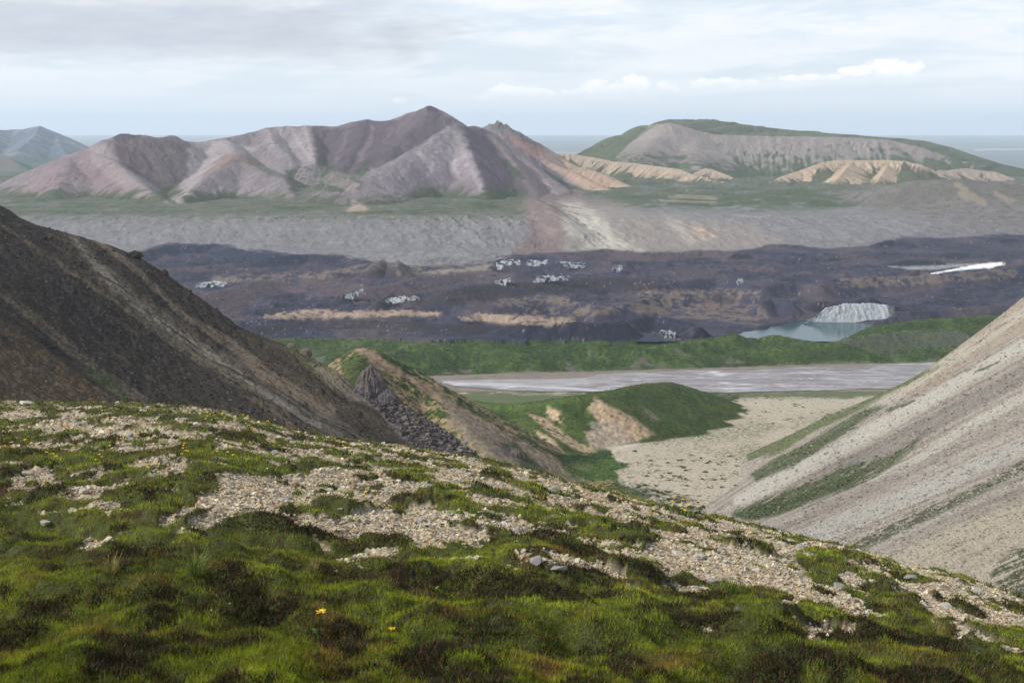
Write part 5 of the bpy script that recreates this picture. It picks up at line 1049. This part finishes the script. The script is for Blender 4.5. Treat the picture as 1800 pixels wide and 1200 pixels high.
# ---- single rocks, flowers, tufts
def lump(rx, ry, rz, seed, sub=3, cut=.50):
    import bmesh
    bm = bmesh.new(); bmesh.ops.create_icosphere(bm, subdivisions=sub, radius=1.0); rs = np.random.default_rng(seed)
    pls = [(v_ / np.linalg.norm(v_), cut + .22 * rs.random()) for v_ in rs.standard_normal((11, 3))]
    for v_ in bm.verts:
        c = np.array(v_.co)
        for nrm, dd in pls:
            e = c @ nrm - dd
            if e > 0: c = c - nrm * e * .96
        c = c * (1 + .03 * math.sin(7 * c[0] + seed) * math.sin(6 * c[1]) ) * np.array([rx, ry, rz]); v_.co = c
    return bm
def bm_obj(name, bm, mat, parent=None, smooth=False):
    me = bpy.data.meshes.new(name); bm.to_mesh(me); bm.free(); me.materials.append(mat)
    if smooth: me.polygons.foreach_set('use_smooth', np.ones(len(me.polygons), bool))
    o = bpy.data.objects.new(name, me); col.objects.link(o); o.parent = parent; return o
rock_mats = [plain_mat('rock_pale', (.46, .42, .36), .9, .3, 14, .2, .6), plain_mat('rock_grey', (.27, .26, .25), .9, .3, 12, .2, .6), plain_mat('rock_tan', (.40, .32, .23), .9, .3, 12, .2, .6)]
protos = [bm_obj('rock', lump(1, .8, .5, s), rock_mats[s % 3]) for s in range(6)]
used = [False] * 6
def rock(px, py, size, kind, label, grp, flat=1.0, rz=None):
    X, Y, z = hit(px, py)
    if np.isnan(Y[0]): return None
    q = protos[kind]
    if used[kind]: q = q.copy(); col.objects.link(q)
    used[kind] = True
    q.location = (X[0], Y[0], z[0] + size * .12); q.scale = (size, size, size * flat); q.rotation_euler = (random.uniform(-.15, .15), random.uniform(-.15, .15), random.uniform(0, 6.28) if rz is None else rz)
    tag(q, label, 'rock', grp); return q
SR = 'pale angular rocks scattered on the near ridge'
for px, py, s_px, kd, lb in ((620, 925, 30, 1, 'flat grey slab of rock lying in green grass left of the middle'),
    (942, 996, 30, 1, 'grey pointed rock at the left end of the gravel strip surrounded by heath'),
    (983, 1006, 30, 4, 'long low grey slab beside the pointed grey rock in the gravel strip'),
    (1037, 1004, 15, 4, 'small grey rock at the right end of the gravel strip surrounded by heath'),
    (1228, 984, 26, 3, 'large pale rock leading a line of white rocks at the edge of the heath'),
    (1262, 978, 16, 0, 'white rock behind the large pale rock in the line at the heath edge'),
    (565, 838, 14, 1, 'lone grey rock standing in gravel beside a brown heather patch'),
    (598, 889, 12, 4, 'small grey rock on the gravel just above the flat grey slab'),
    (148, 872, 22, 0, 'white rock among soil at the left side of the tundra'),
    (80, 911, 22, 3, 'low white rock at far left above the green tundra'),
    (200, 905, 16, 0, 'white rock right of the low white rock at far left'),
    (350, 772, 14, 3, 'white boulder between grass stripes at the upper left'),
    (1140, 985, 10, 3, 'pale stone on dark soil left of the line of white rocks'),
    (1170, 992, 16, 5, 'tan and grey stone below the dark soil hollow on the right'),
    (1495, 1002, 20, 4, 'grey flat stone beside a green tuft on the right part of the ridge'),
    (1540, 1000, 20, 3, 'broad pale slab among rubble on the right part of the ridge'),
    (1600, 1020, 22, 4, 'blue grey slab in the rubble near the right edge'),
    (385, 718, 22, 0, 'pale rock sitting on the skyline of the near ridge left of the middle'),
    (45, 712, 28, 3, 'wide pale rock on the skyline at the far left'),
    (525, 758, 14, 1, 'rounded stone on the skyline below the dark slope'),
    (800, 861, 9, 4, 'small slate grey rock in the gravel near the middle'),
    (1712, 938 + 105, 18, 3, 'pale stone near the right edge above green grass')):
    X, Y, z = hit(px, py)
    if not np.isnan(Y[0]): rock(px, py, s_px / F * Y[0] * .62, kd, lb, None, flat=.7 if 'slab' in lb or 'flat' in lb else 1.0)
cnt = 0
PXs, PYs = rng.random(900) * 1800, 705 + rng.random(900) * 400
Xs, Ys_, zs = hit(PXs, PYs); gs = greenness(Xs, np.nan_to_num(Ys_, nan=5.0))
for i in range(900):
    if cnt >= 190: break
    if np.isnan(Ys_[i]) or gs[i] > .02: continue
    sz = (.03 + .05 * rng.random() ** 2) * min(1.2, Ys_[i] / 16 + .3); kd = int(rng.integers(6)); q = protos[kd].copy() if used[kd] else protos[kd]
    if used[kd]: col.objects.link(q)
    used[kd] = True
    q.location = (Xs[i], Ys_[i], zs[i] + sz * .1); q.scale = (sz, sz, sz * .9); q.rotation_euler = (random.uniform(-.3, .3), random.uniform(-.3, .3), random.uniform(0, 6.28))
    tag(q, 'small angular rock lying in the pale gravel patches of the near ridge', 'rock', SR); cnt += 1
# flowers
ym = plain_mat('petal', (.78, .52, .02), .6, .1, 30); gm_ = plain_mat('stem', (.07, .12, .02), .7, .2, 30); cm_ = plain_mat('flower_centre', (.45, .26, .02), .8, .2, 60)
import bmesh
def flower(n_stems, spread, hgt, pr, seed):
    rs = random.Random(seed); root = bpy.data.objects.new('yellow_flower', None); col.objects.link(root)
    for k in range(n_stems):
        st = bmesh.new(); pt = bmesh.new(); ce = bmesh.new()
        x, y = rs.gauss(0, spread), rs.gauss(0, spread); hh = hgt * rs.uniform(.7, 1.2); a = rs.uniform(0, 6.28); tx, ty = x + .2 * hh * math.cos(a), y + .2 * hh * math.sin(a)
        lo = [st.verts.new((x + .0012 * math.cos(b), y + .0012 * math.sin(b), -.01)) for b in (0, 2.1, 4.2)]; hi = [st.verts.new((tx + .001 * math.cos(b), ty + .001 * math.sin(b), hh)) for b in (0, 2.1, 4.2)]
        for i in range(3): st.faces.new((lo[i], lo[(i + 1) % 3], hi[(i + 1) % 3], hi[i]))
        for j in range(3):                      # leaves spring from the foot of the stem
            b = rs.uniform(0, 6.28); L = hh * .45; c, s = math.cos(b), math.sin(b)
            st.faces.new([lo[j], st.verts.new((x + L * .5 * c + .005 * s, y + L * .5 * s - .005 * c, L * .5)), st.verts.new((x + L * c, y + L * s, L * .7)), st.verts.new((x + L * .5 * c - .005 * s, y + L * .5 * s + .005 * c, L * .5))])
        m0 = pt.verts.new((tx, ty, hh))
        for j in range(9):
            b = j * .698 + rs.uniform(-.1, .1); c, s = math.cos(b), math.sin(b); w = pr * .2; up = pr * rs.uniform(.1, .5)
            pt.faces.new([m0, pt.verts.new((tx + pr * .6 * c - w * s, ty + pr * .6 * s + w * c, hh + up * .6)), pt.verts.new((tx + pr * c, ty + pr * s, hh + up)), pt.verts.new((tx + pr * .6 * c + w * s, ty + pr * .6 * s - w * c, hh + up * .6))])
        bmesh.ops.create_icosphere(ce, subdivisions=1, radius=pr * .28, matrix=__import__('mathutils').Matrix.Translation((tx, ty, hh + pr * .06)))
        so = bm_obj('stem', st, gm_, root); bm_obj('petals', pt, ym, so); bm_obj('flower_head', ce, cm_, so)
    return root
def copy_tree(o):
    c = o.copy(); col.objects.link(c)
    for ch in list(o.children):
        d = ch.copy(); col.objects.link(d); d.parent = c
        for g in list(ch.children): e = g.copy(); col.objects.link(e); e.parent = d
    return c
fl = [flower(1, 0, .05, .014, 1), flower(3, .03, .06, .015, 2), flower(7, .06, .10, .016, 3)]; fu = [0, 0, 0]
FG = 'yellow flowers on the near ridge'
def put_flower(kd, px, py, sc, label, grp=FG, proto=None):
    X, Y, z = hit(px, py)
    if np.isnan(Y[0]): return
    q = fl[kd] if not fu[kd] else copy_tree(fl[kd]); fu[kd] = 1
    q.location = (X[0], Y[0], z[0] + .02); q.scale = (sc,) * 3; q.rotation_euler = (0, 0, random.uniform(0, 6.28)); tag(q, label, 'flower', grp)
put_flower(0, 563, 1128, 2.0, 'single yellow daisy flower in dark grass near the bottom of the picture', None)
put_flower(0, 695, 1136, 1.3, 'small half open yellow flower low in the grass right of the single daisy', None)
put_flower(2, 1210, 910, 1.7, 'tall clump of yellow flowers on the skyline against the gravel fan', None)
put_flower(2, 1190, 908, 1.2, 'paler clump of yellow flowers just left of the tall skyline clump', None)
for px, py in ((230, 776), (98, 818), (92, 812), (170, 817), (175, 809), (327, 730), (368, 743), (385, 748), (386, 742), (422, 748), (438, 755), (322, 806), (396, 816), (701, 808), (707, 802), (598, 796), (180, 727), (55, 726), (250, 762), (115, 774), (195, 802), (325, 795), (30, 797), (965, 850), (1745, 1000), (1548, 990), (266, 831), (598, 802), (476, 751), (212, 744)):
    put_flower(1 if random.random() < .6 else 0, px, py, random.uniform(1.0, 1.6), 'small yellow flower head on the gravel and grass of the near ridge')
# taller tufts of grass
def tuft(n, hgt, seed, dryf):
    r_ = np.random.default_rng(seed); a = r_.random(n) * 6.283; rad = .05 * np.sqrt(r_.random(n)); L = hgt * (.5 + .6 * r_.random(n)); ln = .15 + .7 * r_.random(n) ** 1.3; b = a + r_.normal(0, .5, n)
    V = []; Fc = []; Cc = []
    for i in range(n):
        x, y = rad[i] * math.cos(a[i]), rad[i] * math.sin(a[i]); dx_, dy_ = math.cos(b[i]) * ln[i] * L[i], math.sin(b[i]) * ln[i] * L[i]; w = .0016; ox, oy = -math.sin(b[i]) * w, math.cos(b[i]) * w; k = len(V)
        for f1, f2, ww in ((0, 0, 1), (.35, .55, .9), (1, .95, .12)): V += [(x + dx_ * f1 - ox * ww, y + dy_ * f1 - oy * ww, L[i] * f2 - .01), (x + dx_ * f1 + ox * ww, y + dy_ * f1 + oy * ww, L[i] * f2 - .01)]
        Fc += [(k, k + 1, k + 3, k + 2), (k + 2, k + 3, k + 5, k + 4)]; c = np.array([.32, .25, .11]) if r_.random() < dryf else np.array([.085, .15, .025]) * (.6 + .8 * r_.random()); Cc += [c] * 6
    return mesh_obj('grass_tuft', np.array(V), np.array(Fc), ml_, np.array(Cc), smooth=False)
tp = [tuft(150, .20, 1, .25), tuft(110, .16, 2, .75), tuft(60, .13, 3, .4)]; tu = [0, 0, 0]
for px, py, kd, sc, lb in ((345, 1005, 0, .8, 'tall fresh green grass tuft fanning upward left of the middle'), (195, 1005, 1, .75, 'straw coloured dry grass tuft left of the tall green tuft'),
    (548, 1005, 1, .55, 'small upright dry stalks beside green grass near the middle'),
    (1285, 1040, 0, .7, 'grass tuft below the right gravel patch with loose blades'), 
    (1640, 1110, 2, .8, 'thin green tuft at lower right with two bare stalks'), 
    ):
    X, Y, z = hit(px, py)
    if np.isnan(Y[0]): continue
    q = tp[kd]
    if tu[kd]: q = q.copy(); col.objects.link(q)
    tu[kd] = 1; q.location = (X[0], Y[0], z[0]); q.scale = (sc,) * 3; q.rotation_euler = (0, 0, random.uniform(0, 6.28)); tag(q, lb, 'grass tuft', 'taller grass tufts on the tundra')
# ------------------------------------------------------------------ haze
import os as _os
hz = bpy.data.materials.new('haze_air'); hz.use_nodes = True; t = NT(hz.node_tree)
v = t.new('ShaderNodeVolumePrincipled'); t.put(v, 'Color', (0.74, 0.86, 1.0, 1)); t.put(v, 'Density', 2.4e-5); t.put(v, 'Anisotropy', 0.1)
o_ = t.new('ShaderNodeOutputMaterial'); t.l.new(v.outputs[0], o_.inputs['Volume'])
hv = np.array([[x, y, zc] for x in (-82000, 82000) for y in (-3000, 112000) for zc in (-1500, 700)], float)
hf = np.array([[0, 1, 3, 2], [4, 6, 7, 5], [0, 4, 5, 1], [2, 3, 7, 6], [0, 2, 6, 4], [1, 5, 7, 3]])
mesh_obj('haze', hv, hf, hz, smooth=False, kind='stuff')
